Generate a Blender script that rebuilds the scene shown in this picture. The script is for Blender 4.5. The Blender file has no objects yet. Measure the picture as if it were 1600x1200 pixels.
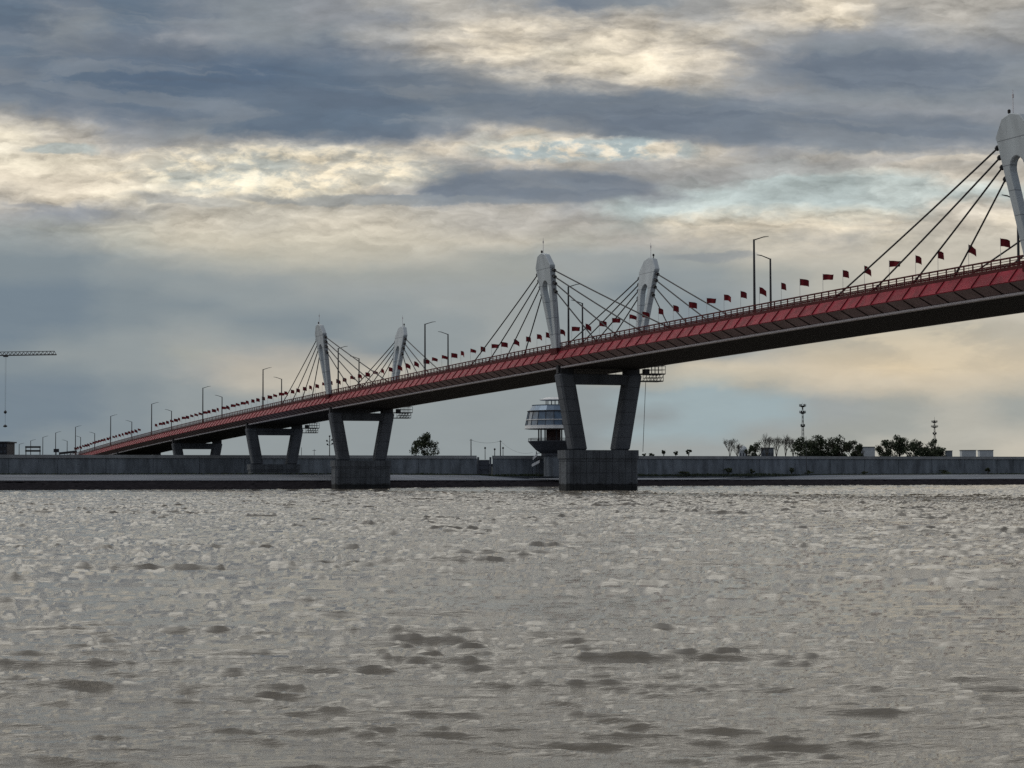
import bpy, bmesh, math, random
import numpy as np
from mathutils import Vector, Matrix, noise as mnoise
R = math.radians
random.seed(7)
rng = np.random.default_rng(11)
scene = bpy.context.scene
COL = scene.collection

# ------------------------------------------------------------------ camera
F = 3200.0                      # focal length in photo pixels (1600 wide)
CAM_H = 2.0
PITCH = math.atan((751 - 600) / F)
ROLL = 0.0035
f_ = Vector((0, math.cos(PITCH), math.sin(PITCH)))
u0 = Vector((0, -math.sin(PITCH), math.cos(PITCH)))
r0 = Vector((1, 0, 0))
r_ = r0 * math.cos(ROLL) - u0 * math.sin(ROLL)
u_ = u0 * math.cos(ROLL) + r0 * math.sin(ROLL)
EYE = Vector((0, 0, CAM_H))
cd = bpy.data.cameras.new("camera")
cam = bpy.data.objects.new("camera", cd)
COL.objects.link(cam)
cam.matrix_world = Matrix(((r_.x, u_.x, -f_.x, 0), (r_.y, u_.y, -f_.y, 0), (r_.z, u_.z, -f_.z, CAM_H), (0, 0, 0, 1)))
cd.sensor_width = 36.0
cd.lens = F / 1600 * 36.0
cd.clip_start = 0.5
cd.clip_end = 30000
scene.camera = cam

def ray(px, py):
    return f_ + r_ * ((px - 800) / F) + u_ * ((600 - py) / F)
def at(px, py, Y):
    d = ray(px, py)
    return EYE + d * (Y / d.y)
def horizon(px):                # photo row where the horizon lies
    lo, hi = 700, 800
    for _ in range(30):
        m = (lo + hi) / 2
        if ray(px, m).z > 0: lo = m
        else: hi = m
    return lo

# ------------------------------------------------------------------ bridge frame
SP = 147.0
PHI = math.atan(1282 / F)
DX, DY = -math.sin(PHI), math.cos(PHI)       # away along the bridge
NX, NY = math.cos(PHI), math.sin(PHI)        # across, to the far side
def _P0():
    u = 2.848; Z = u * SP * math.cos(PHI)
    return ((-1282 * u + 3856) / F) * SP * math.cos(PHI), Z
PX0, PY0 = _P0()
def bxy(s, t):
    return PX0 + DX * s + NX * t, PY0 + DY * s + NY * t
def s_at(px, py, t):
    d = ray(px, py); k = d.x / d.y
    # (PX0+DX s+NX t) = k (PY0+DY s+NY t)
    return (k * (PY0 + NY * t) - PX0 - NX * t) / (DX - k * DY)
_ctl = [(1600, 398), (1300, 452.5), (1000, 511), (875, 537), (720, 566), (515, 608.6), (420, 631.4), (360, 646), (240, 673), (130, 704)]
_ks, _kz = [-260.0], [29.0]
for px, py in _ctl:
    s = s_at(px, py, 0); x, y = bxy(s, 0)
    _ks.append(s); _kz.append(at(px, py, y).z)
_ks += [640, 760, 1000]; _kz += [10.6, 9.4, 9.2]
_pf = np.polyfit(_ks[1:11], _kz[1:11], 4)
def zr(s):                      # height of the top of the railing
    if s < _ks[1]: return float(np.polyval(_pf, _ks[1])) + (s - _ks[1]) * 0.002
    if s > _ks[10]:
        return float(np.interp(s, [_ks[10], 640, 760, 1000], [np.polyval(_pf, _ks[10]), 10.6, 9.4, 9.2]))
    return float(np.polyval(_pf, s))
def bp(s, t, dz=0.0):           # point given along / across / below the railing top
    x, y = bxy(s, t)
    return Vector((x, y, zr(s) + dz))
def bpz(s, t, z):
    x, y = bxy(s, t)
    return Vector((x, y, z))
S_OF = {}
S_OF['A'] = -149.2; S_OF['B'] = 0.0; S_OF['C'] = 149.6
S_OF['D'] = (4.447 - 2.848) * SP; S_OF['E'] = (5.13 - 2.848) * SP; S_OF['F'] = (5.80 - 2.848) * SP

# ------------------------------------------------------------------ mesh builder
class MB:
    def __init__(self): self.v = []; self.f = []; self.m = []
    def quadface(self, a, b, c, d, m=0):
        n = len(self.v); self.v += [tuple(a), tuple(b), tuple(c), tuple(d)]; self.f.append((n, n+1, n+2, n+3)); self.m.append(m)
    def hexa(self, p, m=0):     # 8 points: bottom 4, top 4
        n = len(self.v); self.v += [tuple(q) for q in p]
        for f in ((3,2,1,0), (4,5,6,7), (0,1,5,4), (1,2,6,5), (2,3,7,6), (3,0,4,7)):
            self.f.append(tuple(n + i for i in f)); self.m.append(m)
    def box(self, c, s, rz=0.0, m=0):
        cx, cy, cz = c; hx, hy, hz = s[0]/2, s[1]/2, s[2]/2
        co, si = math.cos(rz), math.sin(rz)
        pts = []
        for z in (-hz, hz):
            for x, y in ((-hx,-hy), (hx,-hy), (hx,hy), (-hx,hy)):
                pts.append((cx + x*co - y*si, cy + x*si + y*co, cz + z))
        self.hexa(pts, m)
    def tube(self, a, b, r1, r2=None, n=6, m=0, caps=True):
        a = Vector(a); b = Vector(b); r2 = r1 if r2 is None else r2
        d = (b - a)
        if d.length < 1e-6: return
        d.normalize()
        e = Vector((0,0,1)) if abs(d.z) < 0.9 else Vector((1,0,0))
        p = d.cross(e).normalized(); q = d.cross(p)
        k = len(self.v)
        for c, r in ((a, r1), (b, r2)):
            for i in range(n):
                an = 2*math.pi*i/n
                self.v.append(tuple(c + p*math.cos(an)*r + q*math.sin(an)*r))
        for i in range(n):
            j = (i+1) % n
            self.f.append((k+i, k+j, k+n+j, k+n+i)); self.m.append(m)
        if caps:
            self.f.append(tuple(k+i for i in reversed(range(n)))); self.m.append(m)
            self.f.append(tuple(k+n+i for i in range(n))); self.m.append(m)
    def lathe(self, c, prof, n=16, m=0, rz=0.0, cap=True):
        k = len(self.v)
        for r, z in prof:
            for i in range(n):
                an = 2*math.pi*i/n + rz
                self.v.append((c[0] + r*math.cos(an), c[1] + r*math.sin(an), c[2] + z))
        for j in range(len(prof)-1):
            for i in range(n):
                i2 = (i+1) % n
                self.f.append((k+j*n+i, k+j*n+i2, k+(j+1)*n+i2, k+(j+1)*n+i)); self.m.append(m)
        if cap:
            self.f.append(tuple(k+i for i in reversed(range(n)))); self.m.append(m)
            self.f.append(tuple(k+(len(prof)-1)*n+i for i in range(n))); self.m.append(m)
    def prism(self, front, back, m=0):   # two matching outlines
        n = len(front); k = len(self.v)
        self.v += [tuple(p) for p in front] + [tuple(p) for p in back]
        for i in range(n):
            j = (i+1) % n
            self.f.append((k+i, k+j, k+n+j, k+n+i)); self.m.append(m)
        self.f.append(tuple(k+i for i in reversed(range(n)))); self.m.append(m)
        self.f.append(tuple(k+n+i for i in range(n))); self.m.append(m)
    def loft(self, rings, closed=False, m=0, caps=False):
        k = len(self.v); n = len(rings[0])
        for r in rings: self.v += [tuple(p) for p in r]
        for j in range(len(rings)-1):
            for i in range(n if closed else n-1):
                i2 = (i+1) % n
                self.f.append((k+j*n+i, k+j*n+i2, k+(j+1)*n+i2, k+(j+1)*n+i)); self.m.append(m)
        if caps:
            self.f.append(tuple(k+i for i in reversed(range(n)))); self.m.append(m)
            self.f.append(tuple(k+(len(rings)-1)*n+i for i in range(n))); self.m.append(m)
    def build(self, name, mat, parent=None, origin=None, smooth=False, fix=True):
        me = bpy.data.meshes.new(name)
        vs = self.v
        if origin is not None:
            o0 = Vector(origin); vs = [(v[0]-o0.x, v[1]-o0.y, v[2]-o0.z) for v in vs]
        elif parent is not None:
            o0 = parent.matrix_world.translation if parent.parent is None else Vector(parent['_o'])
            o0 = Vector(parent['_o']) if '_o' in parent else o0
            vs = [(v[0]-o0.x, v[1]-o0.y, v[2]-o0.z) for v in vs]
        me.from_pydata(vs, [], self.f)
        mats = mat if isinstance(mat, (list, tuple)) else [mat]
        for mm in mats: me.materials.append(mm)
        if len(mats) > 1: me.polygons.foreach_set('material_index', self.m)
        if smooth: me.polygons.foreach_set('use_smooth', [True]*len(me.polygons))
        if fix:
            bm = bmesh.new(); bm.from_mesh(me); bmesh.ops.recalc_face_normals(bm, faces=bm.faces); bm.to_mesh(me); bm.free()
        me.update()
        o = bpy.data.objects.new(name, me)
        COL.objects.link(o)
        if parent is not None:
            o.parent = parent
            if origin is not None:
                po = Vector(parent['_o']) if '_o' in parent else Vector((0,0,0))
                o.location = Vector(origin) - po
                o['_o'] = tuple(origin)
            else:
                o['_o'] = tuple(parent['_o']) if '_o' in parent else (0,0,0)
        elif origin is not None:
            o.location = Vector(origin); o['_o'] = tuple(origin)
        return o

def thing(name, loc, label, cat, group=None):
    o = bpy.data.objects.new(name, None); COL.objects.link(o)
    o.location = Vector(loc); o['_o'] = tuple(loc); o.empty_display_size = 0.5
    o['label'] = label; o['category'] = cat
    if group: o['group'] = group
    return o
def tag(o, label=None, cat=None, group=None, kind=None):
    if label: o['label'] = label
    if cat: o['category'] = cat
    if group: o['group'] = group
    if kind: o['kind'] = kind
    return o
def copy_tree(o, parent=None):
    c = o.copy(); COL.objects.link(c)
    if parent is not None: c.parent = parent
    for ch in list(o.children): copy_tree(ch, c)
    return c

# ------------------------------------------------------------------ materials
def lin(c):
    return tuple(((v/255)/12.92 if v/255 <= 0.04045 else ((v/255+0.055)/1.055)**2.4) for v in c)
def mat(name, col, rough=0.8, metal=0.0, var=0.25, scale=0.6, bump=0.0, bscale=4.0, spec=0.22, col2=None, stretch=(1,1,1)):
    m = bpy.data.materials.new(name); m.use_nodes = True
    nt = m.node_tree; N = nt.nodes; L = nt.links
    b = N['Principled BSDF']
    b.inputs['Roughness'].default_value = rough; b.inputs['Metallic'].default_value = metal
    b.inputs['Specular IOR Level'].default_value = spec
    tc = N.new('ShaderNodeTexCoord'); mp = N.new('ShaderNodeMapping'); mp.inputs['Scale'].default_value = stretch
    L.new(tc.outputs['Object'], mp.inputs['Vector'])
    nz = N.new('ShaderNodeTexNoise'); nz.inputs['Scale'].default_value = scale; nz.inputs['Detail'].default_value = 6; nz.inputs['Roughness'].default_value = 0.65
    L.new(mp.outputs[0], nz.inputs['Vector'])
    cr = N.new('ShaderNodeValToRGB'); e = cr.color_ramp.elements
    c2 = col2 if col2 else tuple(max(0, v*(1-var)) for v in col)
    c1 = tuple(min(1, v*(1+var*0.6)) for v in col) if not col2 else col
    e[0].position = 0.32; e[0].color = (*c2, 1); e[1].position = 0.68; e[1].color = (*c1, 1)
    L.new(nz.outputs['Fac'], cr.inputs['Fac']); L.new(cr.outputs['Color'], b.inputs['Base Color'])
    if bump > 0:
        n2 = N.new('ShaderNodeTexNoise'); n2.inputs['Scale'].default_value = bscale; n2.inputs['Detail'].default_value = 5
        L.new(mp.outputs[0], n2.inputs['Vector'])
        bp_ = N.new('ShaderNodeBump'); bp_.inputs['Strength'].default_value = bump; bp_.inputs['Distance'].default_value = 0.3
        L.new(n2.outputs['Fac'], bp_.inputs['Height']); L.new(bp_.outputs['Normal'], b.inputs['Normal'])
    return m

M = {}
M['tower'] = mat('tower_paint', (0.42, 0.47, 0.51), 0.6, var=0.2, scale=0.35, stretch=(1,1,0.25))
M['red'] = mat('red_steel', (0.22, 0.010, 0.026), 0.55, var=0.45, scale=0.5)
M['red_dark'] = mat('red_rib', (0.16, 0.012, 0.02), 0.6, var=0.2)
M['rail'] = mat('rail_paint', (0.07, 0.008, 0.010), 0.75, var=0.3)
M['soffit'] = mat('soffit_paint', (0.30, 0.22, 0.23), 0.7, var=0.25, scale=0.4)
M['soffit_rib'] = mat('soffit_rib_paint', (0.03, 0.02, 0.02), 0.7)
M['flange'] = mat('flange_paint', (0.55, 0.52, 0.55), 0.5, var=0.15)
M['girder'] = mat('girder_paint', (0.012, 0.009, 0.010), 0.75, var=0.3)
M['pier'] = mat('pier_concrete', (0.10, 0.112, 0.13), 0.85, var=0.35, scale=0.3, bump=0.3, stretch=(1,1,0.3))
M['foot'] = mat('footing_concrete', (0.11, 0.124, 0.142), 0.85, var=0.4, scale=0.35, bump=0.4, stretch=(1,1,0.5))
M['cable'] = mat('cable_sheath', (0.03, 0.03, 0.035), 0.5)
M['steel'] = mat('dark_steel', (0.035, 0.037, 0.042), 0.5)
M['lamp'] = mat('lamp_pole_paint', (0.04, 0.042, 0.048), 0.5)
M['pole'] = mat('flag_pole_white', (0.55, 0.55, 0.55), 0.4)
M['flag'] = mat('flag_cloth', (0.17, 0.014, 0.020), 0.85, var=0.2, scale=2)
M['asphalt'] = mat('asphalt', (0.05, 0.05, 0.05), 0.9)
M['wall'] = mat('wall_concrete', (0.155, 0.18, 0.21), 0.9, var=0.5, scale=0.35, bump=0.2, bscale=2, stretch=(1,1,0.25))
M['coping'] = mat('coping_concrete', (0.25, 0.265, 0.28), 0.9, var=0.25, scale=0.3)
M['slope'] = mat('slope_concrete', (0.125, 0.145, 0.18), 0.85, var=0.45, scale=0.10, stretch=(0.4,1,1))
M['rock'] = mat('bank_rock', (0.022, 0.021, 0.025), 1.0, spec=0.0, var=0.6, scale=0.9, bump=0.8, bscale=2.0)
M['ground'] = mat('soil_ground', (0.06, 0.062, 0.05), 0.95, var=0.5, scale=0.15)
M['leaf'] = mat('leaf_dark', (0.045, 0.06, 0.035), 0.8, var=0.5, scale=0.8)
M['leaf2'] = mat('leaf_mid', (0.055, 0.07, 0.04), 0.8, var=0.5, scale=0.8)
M['bark'] = mat('bark', (0.06, 0.05, 0.042), 0.9)
M['bark_pale'] = mat('bark_pale', (0.075, 0.07, 0.062), 0.9)
M['bwall'] = mat('pale_wall', (0.42, 0.46, 0.50), 0.85, var=0.12)
M['broof'] = mat('dark_roof', (0.12, 0.13, 0.15), 0.8)
M['bwin'] = mat('window_glass', (0.05, 0.06, 0.08), 0.2)
M['white'] = mat('white_panel', (0.62, 0.64, 0.66), 0.5, var=0.1)
M['dark'] = mat('dark_panel', (0.03, 0.032, 0.04), 0.6)
M['brown'] = mat('brown_clad', (0.055, 0.03, 0.028), 0.7)
M['glass'] = mat('blue_glass', (0.07, 0.12, 0.19), 0.12, var=0.5, scale=0.5, spec=0.8)
M['roofmetal'] = mat('blue_roof_metal', (0.16, 0.22, 0.30), 0.35, metal=0.4, var=0.2)
M['gate'] = mat('gate_steel', (0.07, 0.08, 0.10), 0.6, var=0.3)
M['beacon'] = mat('beacon_housing', (0.02, 0.015, 0.015), 0.5)

# footing: add tiled block joints
def add_joints(m, sx, sz):
    nt = m.node_tree; N = nt.nodes; L = nt.links
    b = N['Principled BSDF']; src = b.inputs['Base Color'].links[0].from_socket
    tc = N.new('ShaderNodeTexCoord'); sep = N.new('ShaderNodeSeparateXYZ'); L.new(tc.outputs['Object'], sep.inputs[0])
    # distance along x and height
    lines = []
    for ch, sc in (('X', sx), ('Z', sz)):
        a = N.new('ShaderNodeMath'); a.operation = 'DIVIDE'; a.inputs[1].default_value = sc; L.new(sep.outputs[ch], a.inputs[0])
        fr = N.new('ShaderNodeMath'); fr.operation = 'FRACT'; L.new(a.outputs[0], fr.inputs[0])
        lt = N.new('ShaderNodeMath'); lt.operation = 'LESS_THAN'; lt.inputs[1].default_value = 0.12 / sc; L.new(fr.outputs[0], lt.inputs[0])
        lines.append(lt)
    mx = N.new('ShaderNodeMath'); mx.operation = 'MAXIMUM'; L.new(lines[0].outputs[0], mx.inputs[0]); L.new(lines[1].outputs[0], mx.inputs[1])
    mix = N.new('ShaderNodeMix'); mix.data_type = 'RGBA'; mix.blend_type = 'MULTIPLY'
    k = N.new('ShaderNodeMath'); k.operation = 'MULTIPLY'; k.inputs[1].default_value = 0.65; L.new(mx.outputs[0], k.inputs[0])
    L.new(k.outputs[0], mix.inputs[0]); L.new(src, mix.inputs[6]); mix.inputs[7].default_value = (0.25, 0.25, 0.28, 1)
    L.new(mix.outputs[2], b.inputs['Base Color'])
add_joints(M['foot'], 1.25, 2.2)
def add_wet(m, h):
    nt = m.node_tree; N = nt.nodes; L = nt.links; b = N['Principled BSDF']; src = b.inputs['Base Color'].links[0].from_socket
    g = N.new('ShaderNodeNewGeometry'); sp = N.new('ShaderNodeSeparateXYZ'); L.new(g.outputs['Position'], sp.inputs[0])
    nz = N.new('ShaderNodeTexNoise'); nz.inputs['Scale'].default_value = 0.8; nz.inputs['Detail'].default_value = 5; L.new(g.outputs['Position'], nz.inputs['Vector'])
    a = N.new('ShaderNodeMath'); a.operation = 'MULTIPLY_ADD'; a.inputs[1].default_value = -1.2; L.new(nz.outputs['Fac'], a.inputs[0]); L.new(sp.outputs['Z'], a.inputs[2])
    mr = N.new('ShaderNodeMapRange'); mr.inputs['From Min'].default_value = h; mr.inputs['From Max'].default_value = h-0.35; L.new(a.outputs[0], mr.inputs['Value'])
    mix = N.new('ShaderNodeMix'); mix.data_type = 'RGBA'; mix.blend_type = 'MULTIPLY'; L.new(mr.outputs[0], mix.inputs[0]); L.new(src, mix.inputs[6]); mix.inputs[7].default_value = (0.30, 0.29, 0.27, 1)
    L.new(mix.outputs[2], b.inputs['Base Color'])
add_wet(M['foot'], 0.9)
add_joints(M['tower'], 900.0, 3.1)
add_joints(M['pier'], 900.0, 2.4)

# ------------------------------------------------------------------ the bridge
T_FAR = 16.8
bridge_o = bpz(0, 8.4, 0)
bridge = thing('cable_stayed_bridge', bridge_o, 'long red and grey cable-stayed road bridge rising across the river on V-shaped piers', 'bridge')
S0, S1 = -230.0, 700.0
ss = []
s = S0
while s < S1:
    ss.append(s); s += 4.0
ss.append(S1)
def side(t, far):
    return (T_FAR - t) if far else t
def skin(prof, name, mt, far=False, sarr=None):
    mb = MB(); sarr = sarr or ss
    mb.loft([[bp(s, side(t, far), z) for t, z in prof] for s in sarr])
    return mb.build(name, mt, bridge)
# box girder and road
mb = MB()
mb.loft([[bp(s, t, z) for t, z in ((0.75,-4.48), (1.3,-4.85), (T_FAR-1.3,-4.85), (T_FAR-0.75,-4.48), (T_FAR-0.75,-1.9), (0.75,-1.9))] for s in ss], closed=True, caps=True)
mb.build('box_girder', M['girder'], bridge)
mb = MB()
mb.loft([[bp(s, t, z) for t, z in ((0.72,-1.5), (T_FAR-0.72,-1.5), (T_FAR-0.72,-1.86), (0.72,-1.86))] for s in ss], closed=True, caps=True)
mb.build('road_deck', M['asphalt'], bridge)
for far in (False, True):
    # kerb / fascia that carries the railing
    mb = MB(); mb.loft([[bp(s, side(t, far), z) for t, z in ((-0.30,-1.25), (0.70,-1.25), (0.70,-1.9), (-0.30,-1.78))] for s in ss], closed=True, caps=True)
    mb.build('edge_beam', M['rail'], bridge)
    # red wind fairing with standing ribs
    mb = MB()
    a, b = (-0.33, -1.70), (-1.65, -3.32)
    mb.loft([[bp(s, side(t, far), z) for t, z in (a, b, (-1.60,-3.42), (-0.40,-1.85))] for s in ss], closed=True, caps=True, m=0)
    nx, nz = 0.775*-1, 0.63      # outward normal of the sloping face in (t, z)
    for s in ss[1:-1]:
        h = 0.15
        p = [(a[0], a[1]), (b[0], b[1]), (b[0]+nx*h, b[1]+nz*h), (a[0]+nx*h, a[1]+nz*h)]
        mb.prism([bp(s-0.05, side(t, far), z) for t, z in p], [bp(s+0.05, side(t, far), z) for t, z in p], m=1)
    mb.build('wind_fairing', [M['red'], M['red_dark']], bridge)
    mb = MB()
    a, b = (-1.60, -3.42), (0.62, -4.55)
    mb.loft([[bp(s, side(t, far), z) for t, z in (a, b, (0.62,-4.3), (-1.2,-3.38))] for s in ss], closed=True, caps=True, m=0)
    for s in ss[1:-1]:
        p = [a, b, (b[0]-0.05, b[1]-0.12), (a[0]-0.03, a[1]-0.10)]
        mb.prism([bp(s-0.06, side(t, far), z) for t, z in p], [bp(s+0.06, side(t, far), z) for t, z in p], m=1)
    mb.build('soffit', [M['soffit'], M['soffit_rib']], bridge)
    mb = MB(); mb.loft([[bp(s, side(t, far), z) for t, z in ((0.30,-4.50), (0.72,-4.60), (0.72,-4.86), (0.30,-4.78))] for s in ss], closed=True, caps=True)
    mb.build('edge_flange', M['flange'], bridge)
    # railing
    mb = MB()
    sr = ss
    for z, hgt, w in ((0.0, 0.20, 0.18), (-0.42, 0.08, 0.07), (-0.72, 0.17, 0.10), (-1.05, 0.12, 0.08)):
        mb.loft([[bp(s, side(t, far), z + q) for t, q in ((-w/2, -hgt), (w/2, -hgt), (w/2, 0), (-w/2, 0))] for s in sr], closed=True, caps=True)
    s = S0
    while s < 520:
        p = bp(s, side(0, far)); q = bp(s, side(0, far), -1.3)
        mb.tube(q, p, 0.10, n=4, caps=False)
        if s > -170 and s < 220 and not far:
            for k in (0.5, 1.0, 1.5):
                mb.tube(bp(s+k, 0.0, -1.27), bp(s+k, 0.0, -0.85), 0.035, n=3, caps=False)
        s += 2.0
    mb.build('railing', M['rail'], bridge)
# inner crash barriers
for t0 in (2.0, T_FAR-2.0):
    mb = MB()
    for z, hgt in ((-0.55, 0.12), (-0.95, 0.10)):
        mb.loft([[bp(s, t0 + w, z + q) for w, q in ((-0.06, -hgt), (0.06, -hgt), (0.06, 0), (-0.06, 0))] for s in ss], closed=True, caps=True)
    s = S0
    while s < 420:
        mb.tube(bp(s, t0, -1.5), bp(s, t0, -0.55), 0.07, n=4, caps=False); s += 2.0
    mb.build('crash_barrier', M['rail'], bridge)

# pylons: wide along the bridge, thin across it, a slot between two legs that meet at the deck
H_T = 18.6
def pylon(s0, far):
    base = -1.55                      # base below the railing top
    zc = zr(s0)
    sgn = 1 if far else -1
    lean = 0.149
    t0 = T_FAR + 0.15 if far else -0.15
    def P(ds, h, dt):                 # h above base
        wedge = 0.0
        return bpz(s0 + ds, t0 + sgn * lean * h + dt, zc + base + h)
    top = H_T
    hs = top - 2.55
    wb, wt = 1.05, 3.5
    def hw(h): return wb + (wt - wb) * h / hs
    arch_top = top - 5.25
    out = [(-wb, 0.0)]
    outer_r = [(hw(0), 0), (hw(hs-0.6)-0.0, hs-0.6), (wt+0.12, hs), (1.85, top-0.40), (0, top)]
    outer = outer_r + [(-x, y) for x, y in reversed(outer_r[:-1])]
    # slot outline, closed polygon from low to arch
    slot = []
    lw = 1.38
    h0 = 2.9
    def iw(h): return max(0.06, hw(h) - lw)
    slot_r = [(iw(h0), h0), (iw(6.0), 6.0), (iw(arch_top-1.7), arch_top-1.7)]
    W = iw(arch_top-1.7)
    for a in (20, 40, 60, 78): slot_r.append((W*math.cos(R(a)), arch_top-1.7 + 1.7*math.sin(R(a))))
    slot_r.append((0, arch_top))
    slot = slot_r + [(-x, y) for x, y in reversed(slot_r[:-1])]
    T = 1.08
    bm = bmesh.new()
    rings = []
    for dt in (-T/2, T/2):
        vo = [bm.verts.new(P(x, y, dt)) for x, y in outer]
        vi = [bm.verts.new(P(x, y, dt)) for x, y in slot]
        eo = [bm.edges.new((vo[i], vo[(i+1) % len(vo)])) for i in range(len(vo))]
        ei = [bm.edges.new((vi[i], vi[(i+1) % len(vi)])) for i in range(len(vi))]
        bmesh.ops.triangle_fill(bm, use_beauty=True, edges=eo+ei)
        rings.append((vo, vi))
    for k in (0, 1):
        a, b = rings[0][k], rings[1][k]
        for i in range(len(a)):
            j = (i+1) % len(a)
            bm.faces.new((a[i], a[j], b[j], b[i]))
    bmesh.ops.recalc_face_normals(bm, faces=bm.faces)
    # soften the long edges
    o0 = P(0, 0, 0)
    bmesh.ops.translate(bm, verts=bm.verts, vec=-o0)
    me = bpy.data.meshes.new('pylon'); bm.to_mesh(me); bm.free()
    me.materials.append(M['tower'])
    o = bpy.data.objects.new('pylon', me); COL.objects.link(o)
    o.parent = bridge; o.location = o0 - Vector(bridge['_o']); o['_o'] = tuple(o0)
    bv = o.modifiers.new('bevel', 'BEVEL'); bv.width = 0.14; bv.segments = 1; bv.limit_method = 'ANGLE'; bv.angle_limit = R(40)
    # top fittings
    mb = MB(); tp = P(0, top, 0)
    mb.tube(tp - Vector((0,0,0.15)), tp + Vector((0,0,2.9)), 0.06, 0.03, n=5); mb.tube(tp + Vector((0,0,1.9)), tp + Vector((0,0,2.35)), 0.12, n=6)
    mb.build('lightning_rod', M['flange'], o)
    mb = MB(); tp = P(1.0 if not far else -1.0, top-0.15, 0.1)
    mb.lathe(tp - Vector((0,0,0.1)), [(0.08,0),(0.08,0.40),(0.19,0.45),(0.20,0.80),(0.09,0.9)], 8)
    mb.build('beacon_lamp', M['beacon'], o)
    # anchor boxes and cables
    hts = [top-3.3, top-4.45, top-5.6, top-6.95]
    dist = [48.2, 37.9, 27.8, 17.8]
    for sg in (-1, 1):
        for h, dd in zip(hts, dist):
            x = hw(min(h, hs)) * sg
            a = P(x - 0.3*sg, h, 0)
            sb = s0 + sg * dd
            tt = T_FAR - 0.25 if far else 0.25
            b = bp(sb, tt, -1.3)
            d = (b - a).normalized()
            mb = MB(); mb.tube(a, a + d*1.1, 0.26, 0.24, n=8); mb.tube(a + d*0.9, a + d*1.25, 0.34, n=8)
            mb.build('cable_anchor', M['steel'], o)
            mb = MB(); n = 10
            pts = []
            for i in range(n+1):
                q = a + (b-a)*(i/n); sag = 0.16*4*(i/n)*(1-i/n)*(dd/47.0)
                pts.append(q - Vector((0,0,sag)))
            for i in range(n): mb.tube(pts[i], pts[i+1], 0.125, n=6, caps=False)
            mb.tube(pts[-1] - d*1.9, pts[-1] + d*0.2, 0.17, n=6)
            mb.build('stay_cable', M['cable'], bridge)
    # red base collar
    mb = MB(); c = P(0, 0, 0)
    pts = []
    for h in (-0.9, 0.55):
        for ds, dt in ((-1.5,-0.75), (-1.5,0.75), (1.5,0.75), (1.5,-0.75)):
            pts.append(P(ds, h, dt))
    mb.hexa(pts); mb.build('base_collar', M['rail'], o)
    return o
for k in 'ABC':
    for far in (False, True): pylon(S_OF[k], far)

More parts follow.
